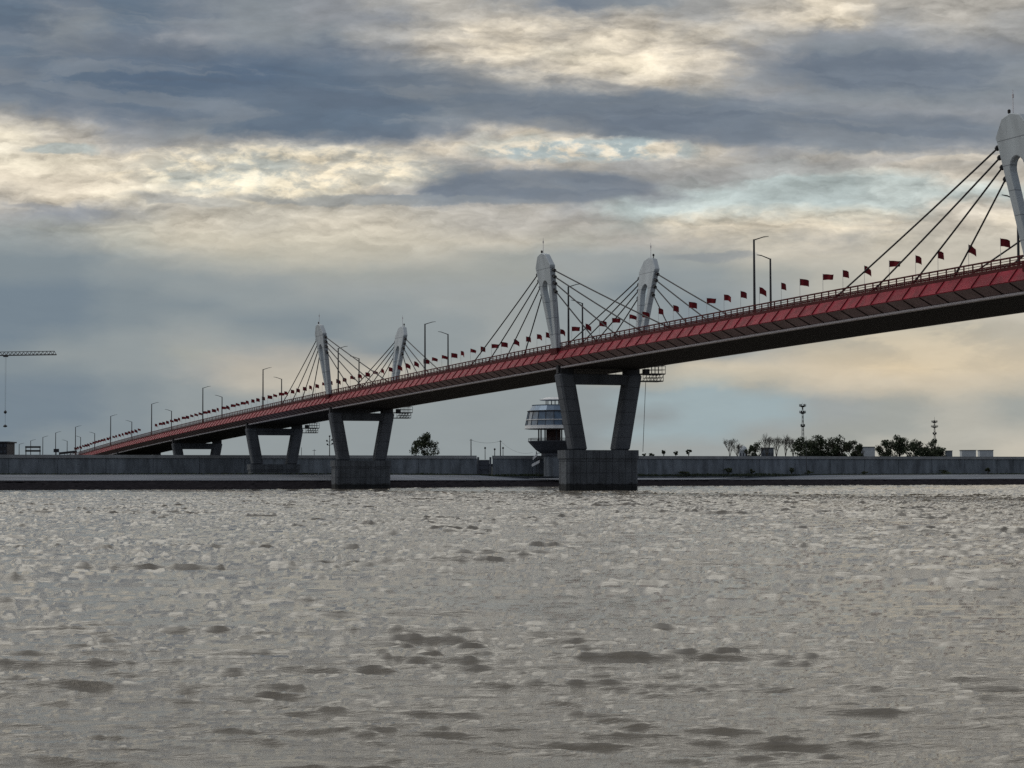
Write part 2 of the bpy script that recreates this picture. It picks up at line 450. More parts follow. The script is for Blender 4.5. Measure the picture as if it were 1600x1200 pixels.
# piers
def pier(k, s0, z_bot, foot_h, foot_z0):
    zt = zr(s0) - 5.8
    zf = foot_z0 + foot_h
    o0 = bpz(s0, 8.4, zf)
    slope = 0.186
    dl = slope * (zt - zf)
    def leg_ring(sg, z, grow=0.0):
        off = (zt - z) * slope
        to = -0.3 + off if sg < 0 else 17.1 - off
        ti = to + 3.1 if sg < 0 else to - 3.1
        lo, hi = min(to, ti), max(to, ti)
        return [bpz(s0-1.5-grow, lo-grow, z), bpz(s0-1.5-grow, hi+grow, z), bpz(s0+1.5+grow, hi+grow, z), bpz(s0+1.5+grow, lo-grow, z)]
    mb = MB()
    a = leg_ring(-1, zt-1); 
    ti0, ti1 = -0.3 + 3.0, 17.1 - 3.0
    off = 2.0 * slope
    mb.hexa([bpz(s0-1.2, ti0+off-0.4, zt-2.0), bpz(s0-1.2, ti1-off+0.4, zt-2.0), bpz(s0+1.2, ti1-off+0.4, zt-2.0), bpz(s0+1.2, ti0+off-0.4, zt-2.0),
             bpz(s0-1.2, ti0-0.4, zt-0.02), bpz(s0-1.2, ti1+0.4, zt-0.02), bpz(s0+1.2, ti1+0.4, zt-0.02), bpz(s0+1.2, ti0-0.4, zt-0.02)])
    fr = mb.build('pier_frame', M['pier'], bridge, origin=o0)
    for sg in (-1, 1):
        mb = MB(); mb.loft([leg_ring(sg, zf-0.05), leg_ring(sg, zf+(zt-zf)*0.5), leg_ring(sg, zt)], closed=True, caps=True)
        # recessed edge fillets down the outer face
        ob = mb.build('leg', M['pier'], fr)
        bv = ob.modifiers.new('bevel', 'BEVEL'); bv.width = 0.35; bv.segments = 1; bv.limit_method = 'ANGLE'; bv.angle_limit = R(40)
        mb = MB()
        c = 1.55 if sg < 0 else 15.25
        mb.hexa([bpz(s0+a_, c+b_, z) for z in (zt+0.003, zt+0.95) for a_, b_ in ((-1.1,-1.3), (-1.1,1.3), (1.1,1.3), (1.1,-1.3))])
        mb.hexa([bpz(s0+a_, (0.35 if sg < 0 else 16.45)+b_, z) for z in (zt+0.003, zt+1.9) for a_, b_ in ((-0.5,-0.5), (-0.5,0.5), (0.5,0.5), (0.5,-0.5))])
        mb.build('bearing', M['steel'], fr)
    # footing with a slightly wider cap
    mb = MB()
    def ring(z, w, l, ch):
        pts = []
        for a_, b_ in ((-l, -w+ch), (-l, w-ch), (-l+ch, w), (l-ch, w), (l, w-ch), (l, -w+ch), (l-ch, -w), (-l+ch, -w)):
            pts.append(bpz(s0 + a_, 8.3 + b_, z))
        return pts
    mb.loft([ring(z_bot, 7.45, 2.2, 0.5), ring(zf-1.6, 7.45, 2.2, 0.5)], closed=True, caps=True)
    mb.loft([ring(zf-1.597, 7.65, 2.4, 0.5), ring(zf-0.003, 7.65, 2.4, 0.5)], closed=True, caps=True)
    mb.build('footing', M['foot'], fr)
    # access platform past the far leg
    if k in 'ABCD':
        mb = MB()
        z1 = zt + 0.25
        def rail_box(t1, t2, sa, sb, z, h, r=0.05, nt_=4):
            for zz in (z, z+h*0.5, z+h):
                for (ta, tb, ssa, ssb) in ((t1,t2,sa,sa), (t1,t2,sb,sb), (t1,t1,sa,sb), (t2,t2,sa,sb)):
                    mb.tube(bpz(s0+ssa, ta, zz), bpz(s0+ssb, tb, zz), r, n=4)
            for i in range(nt_+1):
                tt = t1 + (t2-t1)*i/nt_
                for sx in (sa, sb): mb.tube(bpz(s0+sx, tt, z), bpz(s0+sx, tt, z+h), r, n=4)
        mb.hexa([bpz(s0+a_, b_, z) for z in (z1-0.18, z1) for a_, b_ in ((-1.6,16.9), (-1.6,21.9), (1.6,21.9), (1.6,16.9))])
        rail_box(19.0, 21.9, -1.6, 1.6, z1, 1.5)
        mb.hexa([bpz(s0+a_, b_, z) for z in (z1-1.55, z1-1.38) for a_, b_ in ((-1.5,17.0), (-1.5,21.5), (1.5,21.5), (1.5,17.0))])
        rail_box(18.6, 21.5, -1.5, 1.5, z1-1.38, 1.2)
        for a_ in (-1.4, 1.4):
            for i in range(4):
                mb.tube(bpz(s0+a_, 18.6+i*0.75, z1-1.38), bpz(s0+a_, 18.6+(i+1)*0.75, z1-0.18), 0.05, n=4)
        mb.hexa([bpz(s0+a_, b_, z) for z in (z1+0.001, z1+0.9) for a_, b_ in ((-0.6,18.0), (-0.6,19.0), (0.6,19.0), (0.6,18.0))])
        mb.build('access_platform', M['steel'], fr)
        # small rail over the crossbeam
        mb = MB()
        for zz in (zt+0.55,): mb.tube(bpz(s0-1.1, 3.0, zz), bpz(s0-1.1, 13.8, zz), 0.04, n=4)
        for i in range(6): mb.tube(bpz(s0-1.1, 3.2+i*2.1, zt-0.02), bpz(s0-1.1, 3.2+i*2.1, zt+0.55), 0.04, n=4)
        mb.build('maintenance_rail', M['steel'], fr)
    return fr
pier('A', S_OF['A'], -4, 7.75, 0)
pier('B', S_OF['B'], -4, 7.75, 0)
pier('C', S_OF['C'], -4, 7.35, 0)
pier('D', S_OF['D'], 2.0, 3.1, 4.0)
pier('E', S_OF['E'], 4.0, 2.2, 6.0)
pier('F', S_OF['F'], 4.0, 2.2, 6.0)

# ------------------------------------------------------------------ lamp posts
ORD = ['first','second','third','fourth','fifth','sixth','seventh','eighth','ninth','tenth','eleventh','twelfth','thirteenth','fourteenth']
def make_lamp(h, far, label, group, loc, zb):
    t = thing('street_lamp', loc, label, 'street lamp', group)
    mb = MB(); b = Vector(loc)
    mb.tube(b, b + Vector((0,0,0.5)), 0.22, n=8)
    mb.tube(b + Vector((0,0,0.5)), b + Vector((0,0,h)), 0.21, 0.15, n=8)
    mb.build('pole', M['lamp'], t)
    sg = -1 if far else 1
    d = Vector((NX*sg, NY*sg, 0)); tp = b + Vector((0,0,h))
    mb = MB(); e = tp + d*1.7 + Vector((0,0,0.45))
    mb.tube(tp - Vector((0,0,0.1)), e, 0.10, 0.08, n=6)
    mb.build('arm', M['lamp'], t)
    mb = MB(); e2 = e + d*0.85 + Vector((0,0,0.10))
    pq = Vector((-d.y, d.x, 0))*0.14; up = Vector((0,0,0.07))
    mb.hexa([e-pq-up, e2-pq*0.7-up*0.5, e2+pq*0.7-up*0.5, e+pq-up, e-pq+up, e2-pq*0.7+up*0.5, e2+pq*0.7+up*0.5, e+pq+up])
    mb.build('lamp_head', M['lamp'], t)
    return t
near_lamps = []
L_NEAR = [(1178,374),(888,447.6),(664,506),(528.5,544),(411,577),(317,606),(237,631),(173,650),(118,667),(87,676),(67,683),(48,688.5),(30,694)]
L_FAR = [(1590,312),(1203.6,404),(910,473.5),(700,522),(561,560),(440,592),(347,620),(268,642),(206,659),(148,677),(126,683),(105,689)]
for i, (px, py) in enumerate(L_NEAR):
    t0 = 0.55
    s = s_at(px, py, t0); x, y = bxy(s, t0); z0 = zr(s) - 1.25
    top = at(px, py, y).z
    on = 'on the river-side edge of the bridge' if i < 9 else 'on the approach road'
    lab = f'grey lamp post with arm pointing right, {ORD[i]} from the right in the front row'
    make_lamp(top - z0, False, lab, 'lamp posts along the front edge of the bridge', (x, y, z0), z0)
    near_lamps.append((s, f'{ORD[i]} front lamp post from the right'))
for i, (px, py) in enumerate(L_FAR):
    t0 = T_FAR - 0.55
    s = s_at(px, py, t0); x, y = bxy(s, t0); z0 = zr(s) - 1.25
    top = at(px, py, y).z
    lab = f'grey lamp post with arm pointing left, {ORD[i]} from the right in the rear row'
    if i == 0: lab = 'grey lamp post with arm pointing left, partly hidden behind the rightmost pylon'
    make_lamp(top - z0, True, lab, 'lamp posts along the rear edge of the bridge', (x, y, z0), z0)

# ------------------------------------------------------------------ flags
def cloth_mesh(seed, w, h, yaw, droop, tail):
    rr = random.Random(seed)
    mb = MB(); nu, nv = 9, 5
    ph = rr.uniform(0, 6.28); amp = rr.uniform(0.08, 0.20)
    grid = []
    for j in range(nv+1):
        row = []
        for i in range(nu+1):
            a = i/nu; b = j/nv
            x = w*a*(1 - 0.10*abs(math.sin(ph))*b*tail)
            off = amp*math.sin(a*7.0 + ph + b*1.1)*min(1, a*2.2)
            z = -b*h*(1 - 0.25*a*tail) - droop*a*a + 0.05*math.sin(a*8+ph)*a
            row.append((x*math.cos(yaw) - off*math.sin(yaw), x*math.sin(yaw) + off*math.cos(yaw), z))
        grid.append(row)
    # two skins give the cloth a thickness
    k = len(mb.v)
    for lay in (-0.012, 0.012):
        for row in grid:
            for p in row: mb.v.append((p[0] - lay*math.sin(yaw), p[1] + lay*math.cos(yaw), p[2]))
    n1 = (nu+1)*(nv+1)
    for lay in (0, 1):
        for j in range(nv):
            for i in range(nu):
                q = lay*n1 + j*(nu+1) + i
                mb.f.append((q, q+1, q+nu+2, q+nu+1)); mb.m.append(0)
    per = [i for i in range(nu)] + [j*(nu+1)+nu for j in range(nv)] + [nv*(nu+1)+nu-i for i in range(nu)] + [(nv-j)*(nu+1) for j in range(nv)]
    for a, b in zip(per, per[1:] + per[:1]): mb.f.append((a, b, n1+b, n1+a)); mb.m.append(0)
    return mb
flag_protos = []
variants = [(1.55,1.25,0.15,0.25,0.2), (1.40,1.30,0.6,0.30,0.5), (1.45,1.2,-0.5,0.45,0.4), (1.75,1.1,0.0,0.10,0.6), (1.3,1.25,0.7,0.15,0.1),
            (1.5,1.0,-0.4,0.5,0.9), (1.35,1.3,0.6,0.5,0.3), (1.25,1.2,-0.6,0.6,0.5)]
def make_flag(i):
    t = thing('flag', (0,0,0), 'x', 'flag', 'red flags along the bridge railing')
    H = 4.1
    mb = MB(); mb.tube((0,0,0), (0,0,H), 0.035, 0.025, n=5); mb.tube((0,0,H), (0,0,H+0.08), 0.05, 0.02, n=5)
    mb.build('flagpole', M['pole'], t)
    w, h, yaw, dr, tl = variants[i]; w *= 0.88; h *= 0.80
    mb = cloth_mesh(i+3, w, h, yaw, dr, tl)
    mb.v = [(x+0.03, y, z+H-0.02) for x, y, z in mb.v]
    mb.build('cloth', M['flag'], t, smooth=True, fix=False)
    return t
for i in range(len(variants)): flag_protos.append([make_flag(i), False])
fx = [1564,1514,1466,1431,1389.6,1350.7,1317,1285.7,1249.7,1220.6,1186.6,1157,1131,1104,1076,1051.6,1028.6,1003,983,956,936,914.6,893,875]
fpos = [s_at(px, 440, 1.1) for px in fx]
s = fpos[-1]
more = [s_at(px, 540, 1.1) for px in (853,839,822,803,783,768,751,735,720)]
fpos += more; s = fpos[-1]
gap_s = (s_at(236, 660, 1.1), s_at(219, 662, 1.1))
while True:
    s += 6.15
    px_lim = s_at(113, 702, 1.1)
    if s > px_lim: break
    if gap_s[0] - 1 < s < gap_s[1] + 1: continue
    fpos.append(s + random.uniform(-0.35, 0.35))
fpos.sort()
marks = [(a, b, 'lamp') for a, b in near_lamps[:9]] + [(S_OF['A'], 'rightmost front pylon', 'p'), (S_OF['B'], 'front pylon of the middle pair', 'p'), (S_OF['C'], 'front pylon of the leftmost pair', 'p')]
marks = sorted(marks, key=lambda q: q[0])
cnt = {}
owner = []
for s in fpos:
    m = min(marks, key=lambda q: abs(q[0]-s))
    owner.append((m, s < m[0]))           # smaller s = further right in the picture
ranks = {}
for i, (m, right) in enumerate(owner):
    ranks.setdefault((m[1], right), []).append(i)
lab = {}
for (name, right), idx in ranks.items():
    idx = sorted(idx, key=lambda i: abs(fpos[i] - [m for m in marks if m[1] == name][0][0]))
    for n, i in enumerate(idx):
        lab[i] = f'red flag, {ORD[n]} {"right" if right else "left"} of the {name}'
seq = [0,6,4,1,3,6,4,3,0,4,6,1,2,3,0,1,4,0,5,3,0,6,3,7,1,2,4,6,0,3,1,5,7,0]
for n, s in enumerate(fpos):
    v = seq[n % len(seq)] if n < 34 else random.randrange(len(variants))
    pr = flag_protos[v]
    if not pr[1]: o = pr[0]; pr[1] = True
    else: o = copy_tree(pr[0])
    x, y = bxy(s, 1.1)
    o.location = (x, y, zr(s) - 1.27); o.rotation_euler = (0, 0, random.uniform(-0.15, 0.15))
    o['label'] = lab[n]
    o['group'] = 'red flags along the bridge railing'
for pr in flag_protos:
    if not pr[1]:
        for c in list(pr[0].children): bpy.data.objects.remove(c)
        bpy.data.objects.remove(pr[0])

# ------------------------------------------------------------------ banks and ground
def shoreY(X):
    return float(np.interp(X, [-3000,-600,-129,-46,-24,11,70,160,600,3000], [470,500,515,521,600,682,712,655,660,700]))
def wallY(X): return 714 + 0.45*X if X > -700 else 714 - 315
def topz(X): return float(np.interp(X, [-150, -60, 180], [4.25, 4.0, 3.6]))
def sheet(name, rows, xs, mt, jitter=0.0, jscale=0.3, kind='structure', label=None):
    mb = MB(); rings = []
    for f in rows:
        ring = []
        for X in xs:
            Y, Z = f(X)
            if jitter:
                Z += jitter*mnoise.noise(Vector((X*jscale, Y*jscale, 0))) ; Y += jitter*2*mnoise.noise(Vector((X*jscale*0.7, Y*jscale, 5)))
            ring.append((X, Y, Z))
        rings.append(ring)
    mb.loft(rings)
    o = mb.build(name, mt, smooth=False, fix=False)
    o['kind'] = kind
    return o
xs_f = list(np.arange(-260, 300, 0.9))
xs_all = list(np.linspace(-3000, -261, 40)) + xs_f + list(np.linspace(301, 3000, 40))
E1, E2 = 34.0, 78.0
def rowf(e, zf):
    return lambda X: (shoreY(X) + e, zf(X))
def lerp(a, b, t): return a + (b-a)*t
zb = lambda X: float(np.interp(X, [-150, 0, 180], [2.45, 2.1, 1.95]))
bank = sheet('riverbank', [rowf(e, (lambda k: (lambda X: lerp(-0.6, zb(X), k)))((e+4)/(E1+4))) for e in (-4,-2,0,2,4,7,10,13,16,19,22,25,28,31)], xs_all, M['rock'], jitter=0.35, jscale=0.55)
sheet('bank_edge', [lambda X: (shoreY(X)+29.5, zb(X)-0.25), lambda X: (shoreY(X)+E1, zb(X)+0.02)], xs_all[::4], M['rock'])
sheet('concrete_slope', [lambda X: (shoreY(X)+E1-0.3, zb(X)-0.5), lambda X: (shoreY(X)+E1, zb(X)+0.10), lambda X: (shoreY(X)+E1+20, lerp(zb(X), topz(X), 0.5)), lambda X: (shoreY(X)+E2, topz(X))], xs_all[::4], M['slope'])
def gz(X): return topz(X)
sheet('ground', [lambda X: (shoreY(X)+E2-0.02, topz(X)-0.004), lambda X: (shoreY(X)+E2+2, topz(X)-0.1), lambda X: (max(wallY(X), shoreY(X)+E2+4)+1, topz(X)-0.35)], xs_all[::4], M['ground'])
sheet('ground', [lambda X: (max(wallY(X), shoreY(X)+E2+4)+0.8, 8.0), lambda X: (max(wallY(X), shoreY(X)+E2+4)+400, 8.4), lambda X: (9000, 9.5), lambda X: (25000, 10)], list(np.linspace(-9000, 9000, 200)), M['ground'])

mb = MB(); rr_ = random.Random(3); X = -420.0
while X < 520:
    Yg = wallY(X) - 1.6
    for k in range(7):
        x = X + rr_.random()*0.8; y = Yg + rr_.uniform(-1.2, 0.9); h = rr_.uniform(0.35, 0.95)*(1.0 + 0.7*mnoise.noise(Vector((X*0.05, 3, 0)))); a = rr_.uniform(0, 3.1)
        z = topz(X) - 0.36
        dx, dy = math.cos(a)*0.22, math.sin(a)*0.22
        mb.quadface((x-dx, y-dy, z), (x+dx, y+dy, z), (x+dx*0.6+rr_.uniform(-.2,.2), y+dy*0.6, z+h), (x-dx*0.6, y-dy*0.6, z+h*0.9))
    for k in range(5):
        x = X + rr_.random()*0.8; y = shoreY(x) + E2 + rr_.uniform(-0.6, 1.6); h = rr_.uniform(0.25, 0.6); a = rr_.uniform(0, 3.1)
        z = topz(X) - 0.12; dx, dy = math.cos(a)*0.22, math.sin(a)*0.22
        mb.quadface((x-dx, y-dy, z), (x+dx, y+dy, z), (x+dx*0.6, y+dy*0.6, z+h), (x-dx*0.6, y-dy*0.6, z+h*0.9))
    X += 0.5
tag(mb.build('grass_verge', M['leaf'], fix=False), kind='stuff')

# flood wall, two stretches with a gate between
def wall_stretch(x0, x1, label):
    o0 = Vector(((x0+x1)/2, wallY((x0+x1)/2), 3.0))
    t = thing('flood_wall', o0, label, 'wall')
    mb = MB(); X = x0
    cp = MB()
    while X < x1 - 0.01:
        X2 = min(X + 14.0, x1)
        g = 0.10
        a = (X+g, wallY(X+g)); b = (X2-g, wallY(X2-g))
        zt = 10.7 - 1.05
        mb.hexa([(a[0], a[1], 2.8), (b[0], b[1], 2.8), (b[0], b[1]+0.8, 2.8), (a[0], a[1]+0.8, 2.8), (a[0], a[1]+0.25, zt), (b[0], b[1]+0.25, zt), (b[0], b[1]+0.8, zt), (a[0], a[1]+0.8, zt)])
        # joint strip set back
        mb.hexa([(X2-g, wallY(X2)+0.3, 2.8), (X2+g, wallY(X2)+0.3, 2.8), (X2+g, wallY(X2)+0.7, 2.8), (X2-g, wallY(X2)+0.7, 2.8), (X2-g, wallY(X2)+0.4, zt-.01), (X2+g, wallY(X2)+0.4, zt-.01), (X2+g, wallY(X2)+0.7, zt-.01), (X2-g, wallY(X2)+0.7, zt-.01)])
        X = X2
    mb.build('panel_face', M['wall'], t)
    X = x0
    while X < x1 - 0.01:
        X2 = min(X + 28.0, x1)
        a = (X, wallY(X)); b = (X2-0.04, wallY(X2))
        cp.hexa([(a[0], a[1]-0.15, 9.653), (b[0], b[1]-0.15, 9.653), (b[0], b[1]+0.9, 9.653), (a[0], a[1]+0.9, 9.653), (a[0], a[1]-0.15, 10.7), (b[0], b[1]-0.15, 10.7), (b[0], b[1]+0.9, 10.7), (a[0], a[1]+0.9, 10.7)])
        X = X2
    cp.build('coping', M['coping'], t)
    return t
def Xw(px):      # X of the wall seen at photo column px
    d = ray(px, 720); k = d.x/d.y
    return 714*k/(1-0.45*k)
XG0, XG1 = Xw(745), Xw(769)
wall_stretch(-690, XG0, 'long grey concrete flood wall left of the gate, behind the bridge piers')
wall_stretch(XG1, 900, 'long grey concrete flood wall right of the gate, below the distant trees')
t = thing('flood_gate', ((XG0+XG1)/2, wallY((XG0+XG1)/2), 3.5), 'dark steel gate lower than the wall it closes, left of the round tower', 'gate')
mb = MB()
gx0, gx1 = XG0+0.1, XG1-0.1
yg = wallY((gx0+gx1)/2) + 1.2
mb.hexa([(gx0, yg, 3.2), (gx1-0.9, yg, 3.2), (gx1-0.9, yg+0.3, 3.2), (gx0, yg+0.3, 3.2), (gx0, yg, 9.2), (gx1-0.9, yg, 9.2), (gx1-0.9, yg+0.3, 9.2), (gx0, yg+0.3, 9.2)])
for z in (4.4, 6.0, 7.6, 9.1): mb.box(((gx0+gx1-0.9)/2, yg-0.1, z), (gx1-gx0-1.1, 0.2, 0.25))
mb.build('gate_leaf', M['gate'], t)
for xx in (gx0+0.35, gx1-0.5):
    mb = MB(); mb.box((xx, yg-0.35, 6.6), (0.7, 0.6, 7.2)); mb.build('gate_post', M['gate'], t)

# ------------------------------------------------------------------ vegetation
def leaf_crown(mb, c, rx, ry, rz_, n, size, rr, clumps=14):
    cs = []
    for i in range(clumps):
        while True:
            v = Vector((rr.uniform(-1,1), rr.uniform(-1,1), rr.uniform(-1,1)))
            if 0.25 < v.length < 0.95: break
        cs.append((Vector((c[0]+v.x*rx*0.85, c[1]+v.y*ry*0.85, c[2]+v.z*rz_*0.85)), rr.uniform(0.22, 0.42)))
    for i in range(n):
        q, rad = cs[rr.randrange(clumps)]
        v = Vector((rr.gauss(0,1), rr.gauss(0,1), rr.gauss(0,1))).normalized() * (rr.random()**0.4) * rad
        p = q + Vector((v.x*rx, v.y*ry, v.z*rz_*0.8))
        a = Vector((rr.uniform(-1,1), rr.uniform(-1,1), rr.uniform(-1,1))).normalized()
        b = a.cross(Vector((rr.uniform(-1,1), rr.uniform(-1,1), rr.uniform(-1,1)))).normalized()
        s = size*rr.uniform(0.6, 1.3)
        mb.quadface(p - a*s, p - b*s*0.55, p + a*s, p + b*s*0.55)
    return cs
def branchy(mb, p, d, L, r, depth, rr, spread=0.5, n=3):
    e = p + d*L
    mb.tube(p, e, r, r*0.62, n=4, caps=False)
    if depth == 0: return
    for i in range(n if depth > 1 else n+1):
        v = Vector((rr.gauss(0,1), rr.gauss(0,1), rr.gauss(0,0.6))).normalized()
        d2 = (d + v*spread + Vector((0,0,0.12))).normalized()
        st = p + d*L*rr.uniform(0.65, 1.0)
        branchy(mb, st, d2, L*rr.uniform(0.62, 0.82), r*0.6, depth-1, rr, spread, n)
def tree(px, w_px, y_top, Y, label, seed, dense=1.0, lean=0.0, group=None, name='tree', m='leaf', zb_=8.0):
    rr = random.Random(seed)
    top = at(px, y_top, Y); H = top.z - zb_; W = w_px*Y/F
    b = Vector((top.x, Y, zb_))
    t = thing(name, b, label, 'tree', group)
    mb = MB()
    mb.tube(b, b + Vector((lean, 0, H*0.38)), 0.035*H+0.05, 0.022*H, n=7)
    f = b + Vector((lean, 0, H*0.36))
    for i in range(7):
        an = i*2.4 + rr.random()
        d = Vector((math.cos(an)*0.55, math.sin(an)*0.55, 0.8)).normalized()
        branchy(mb, f - Vector((0,0,H*0.1*rr.random())), d, H*0.25, 0.014*H, 2, rr, 0.5, 2)
    mb.build('trunk', M['bark'], t)
    mb = MB()
    leaf_crown(mb, b + Vector((0, 0, H*0.52)), W*0.66, W*0.55, H*0.52, int(2000*dense), 0.40, rr, clumps=int(18*max(0.7, dense)))
    mb.build('crown', M[m], t, fix=False)
    return t
def bare_tree(px, w_px, y_top, Y, label, seed, group=None):
    rr = random.Random(seed)
    top = at(px, y_top, Y); zb_ = 8.0; H = top.z - zb_
    b = Vector((top.x, Y, zb_))
    t = thing('bare_tree', b, label, 'tree', group)
    mb = MB(); mb.tube(b, b + Vector((0,0,H*0.3)), 0.22, 0.16, n=6); mb.build('trunk', M['bark_pale'], t)
    mb = MB()
    sp = 0.42 * w_px*Y/F/ max(H*0.5, 1) * 0.9
    for i in range(4):
        an = i*1.6 + rr.random()
        d = Vector((math.cos(an)*sp*0.7, math.sin(an)*sp*0.7, 1)).normalized()
        branchy(mb, b + Vector((0,0,H*0.28)), d, H*0.26, 0.16, 4, rr, min(0.65, 0.36+sp*0.35), 3)
    mb.build('branches', M['bark_pale'], t, fix=False)
    return t
def bush(px, w_px, y_top, y_bot, Y, label, seed, name='shrub', group=None):
    rr = random.Random(seed)
    a = at(px, y_top, Y); c = at(px, y_bot, Y); H = a.z - c.z; W = w_px*Y/F
    t = thing(name, c, label, 'shrub', group)
    mb = MB()
    for i in range(6):
        mb.tube(c, c + Vector((rr.uniform(-W*.35,W*.35), rr.uniform(-.5,.5), H*rr.uniform(.5,.9))), 0.07, 0.02, n=4)
    mb.build('stems', M['bark'], t)
    mb = MB(); leaf_crown(mb, c + Vector((0,0,H*0.52)), W*0.5, W*0.4, H*0.45, 380, 0.26, rr, clumps=7)
    mb.build('foliage', M['leaf2'], t, fix=False)
    return t
tree(663, 35, 675, 765, 'lone dark leafy tree behind the wall, left of the gate', 5, 0.95)
G1 = 'leafy trees behind the wall on the right'
tree(1262, 40, 680, 870, 'dense dark tree at the foot of the taller antenna mast', 21, 1.8, group=G1)
tree(1288, 42, 678, 875, 'dense dark tree right of the taller antenna mast, highest of its clump', 22, 1.7, group=G1)
tree(1312, 34, 682, 870, 'dark tree with gaps, third of the clump beside the taller mast', 23, 1.1, group=G1)
tree(1330, 28, 687, 865, 'thin-crowned dark tree at the right end of the mast clump', 24, 0.7, group=G1)
tree(1343, 16, 694, 860, 'small sparse tree standing just right of the dark mast clump', 25, 0.4, group=G1)
tree(1384, 30, 684, 880, 'broad dark tree at the left end of the far-right clump', 26, 0.9, group=G1)
tree(1405, 34, 679, 885, 'tallest dark tree of the far-right clump', 27, 1.1, group=G1)
tree(1430, 34, 682, 880, 'dark tree in the middle of the far-right clump', 28, 1.1, group=G1)
tree(1455, 34, 682, 885, 'dark tree in front of the shorter antenna mast', 29, 1.3, group=G1)
tree(1470, 18, 698, 875, 'low dark tree at the right end of the far-right clump', 30, 0.5, group=G1)
tree(1171, 14, 697, 870, 'small dark leaning tree left of the forked one', 31, 0.35, group=G1)
tree(1181, 16, 687, 872, 'small dark forked tree with a round tuft on top', 32, 0.35, lean=1.0, group=G1)
G2 = 'bare pale trees behind the wall'
bare_tree(1140, 20, 684, 870, 'bare rounded tree, leftmost of the trees behind the wall', 41, G2)
bare_tree(1152, 12, 692, 872, 'small narrow bare tree beside the leftmost bare one', 42, G2)
bare_tree(1198, 24, 679, 880, 'bare broad tree behind the low dark hut', 43, G2)
bare_tree(1213, 20, 680, 885, 'bare tree between the low hut and the dense clump, left one of two', 44, G2)
bare_tree(1227, 20, 678, 880, 'tallest bare tree, just left of the dense dark clump', 45, G2)
bare_tree(1239, 16, 682, 882, 'bare tree touching the left side of the dense dark clump', 46, G2)
G3 = 'shrubs along the top of the wall'
for i, (px, w, yt, nm) in enumerate([(1006,10,708,'lowest shrub above the wall, next to the big pier footing'), (1018,12,707,'second low shrub above the wall right of the big pier'), (1037,9,701,'round shrub above the wall, left one of three tufts'),
                          (1056,9,702,'round shrub above the wall, middle one of three tufts'), (1076,10,700,'round shrub above the wall, right one of three tufts')]):
    bush(px, w, yt, 713, 775 + i, nm, 60+i, group=G3)
G4 = 'shrubs at the foot of the wall'
for i, (px, w, yt, nm) in enumerate([(1138,15,729,'dark shrub at the foot of the wall below the leftmost bare tree'), (1175,11,732,'smaller dark shrub at the wall foot below the forked tree'), (1237,13,729,'dark shrub at the wall foot left of the thin grey post'),
                          (1262,16,735,'low spreading shrub at the wall foot under the dense trees'), (1350,14,735,'low dark shrub at the wall foot below the pale block'), (1475,26,734,'wide low shrub at the wall foot below the shorter mast'),
                          (1544,12,729,'rounded dark shrub at the wall foot, farthest right'), (1070,24,735,'wide low shrub at the wall foot right of the big pier')]):
    Yw = wallY(at(px, 735, 760).x) - 2.5
    bush(px, w, yt, 741, Yw, nm, 80+i, group=G4)

# ------------------------------------------------------------------ masts, posts, wires
def mast(px, y_top, Y, plats, label):
    top = at(px, y_top, Y); b = Vector((top.x, Y, 8.0)); H = top.z - 8.0
    t = thing('antenna_mast', b, label, 'antenna mast')
    mb = MB(); w0, w1 = 1.3, 0.35; n = 14
    legs = [(1,1),(1,-1),(-1,-1),(-1,1)]
    for i in range(n):
        a = i/n; c = (i+1)/n
        wa = w0+(w1-w0)*a; wc = w0+(w1-w0)*c; za = H*0.93*a; zc = H*0.93*c
        for j in range(4):
            x, y = legs[j]; x2, y2 = legs[(j+1) % 4]
            mb.tube(b+Vector((x*wa/2, y*wa/2, za)), b+Vector((x*wc/2, y*wc/2, zc)), 0.09, n=4, caps=False)
            mb.tube(b+Vector((x*wa/2, y*wa/2, za)), b+Vector((x2*wc/2, y2*wc/2, zc)), 0.05, n=3, caps=False)
    mb.tube(b+Vector((0,0,H*0.9)), top, 0.09, 0.04, n=5)
    mb.build('lattice', M['steel'], t)
    for yp, r in plats:
        z = at(px, yp, Y).z; c = Vector((b.x, b.y, z))
        mb = MB(); mb.lathe(c, [(r*0.45, -0.5), (r, 0.0), (r, 0.12), (0.2, 0.2)], 12)
        for i in range(6):
            an = i*math.pi/3
            mb.box((c.x+math.cos(an)*r*0.95, c.y+math.sin(an)*r*0.95, c.z+0.35), (0.25, 0.25, 1.1), an)
        mb.build('antenna_platform', M['steel'], t)
mast(1254, 629, 900, [(634.5, 1.45), (645, 1.35), (666, 0.9)], 'taller lattice antenna mast with round platforms above the dense trees')
mast(1460, 651, 1150, [(659.5, 1.6), (667, 1.9), (678, 1.0)], 'shorter lattice antenna mast rising behind the far-right trees')
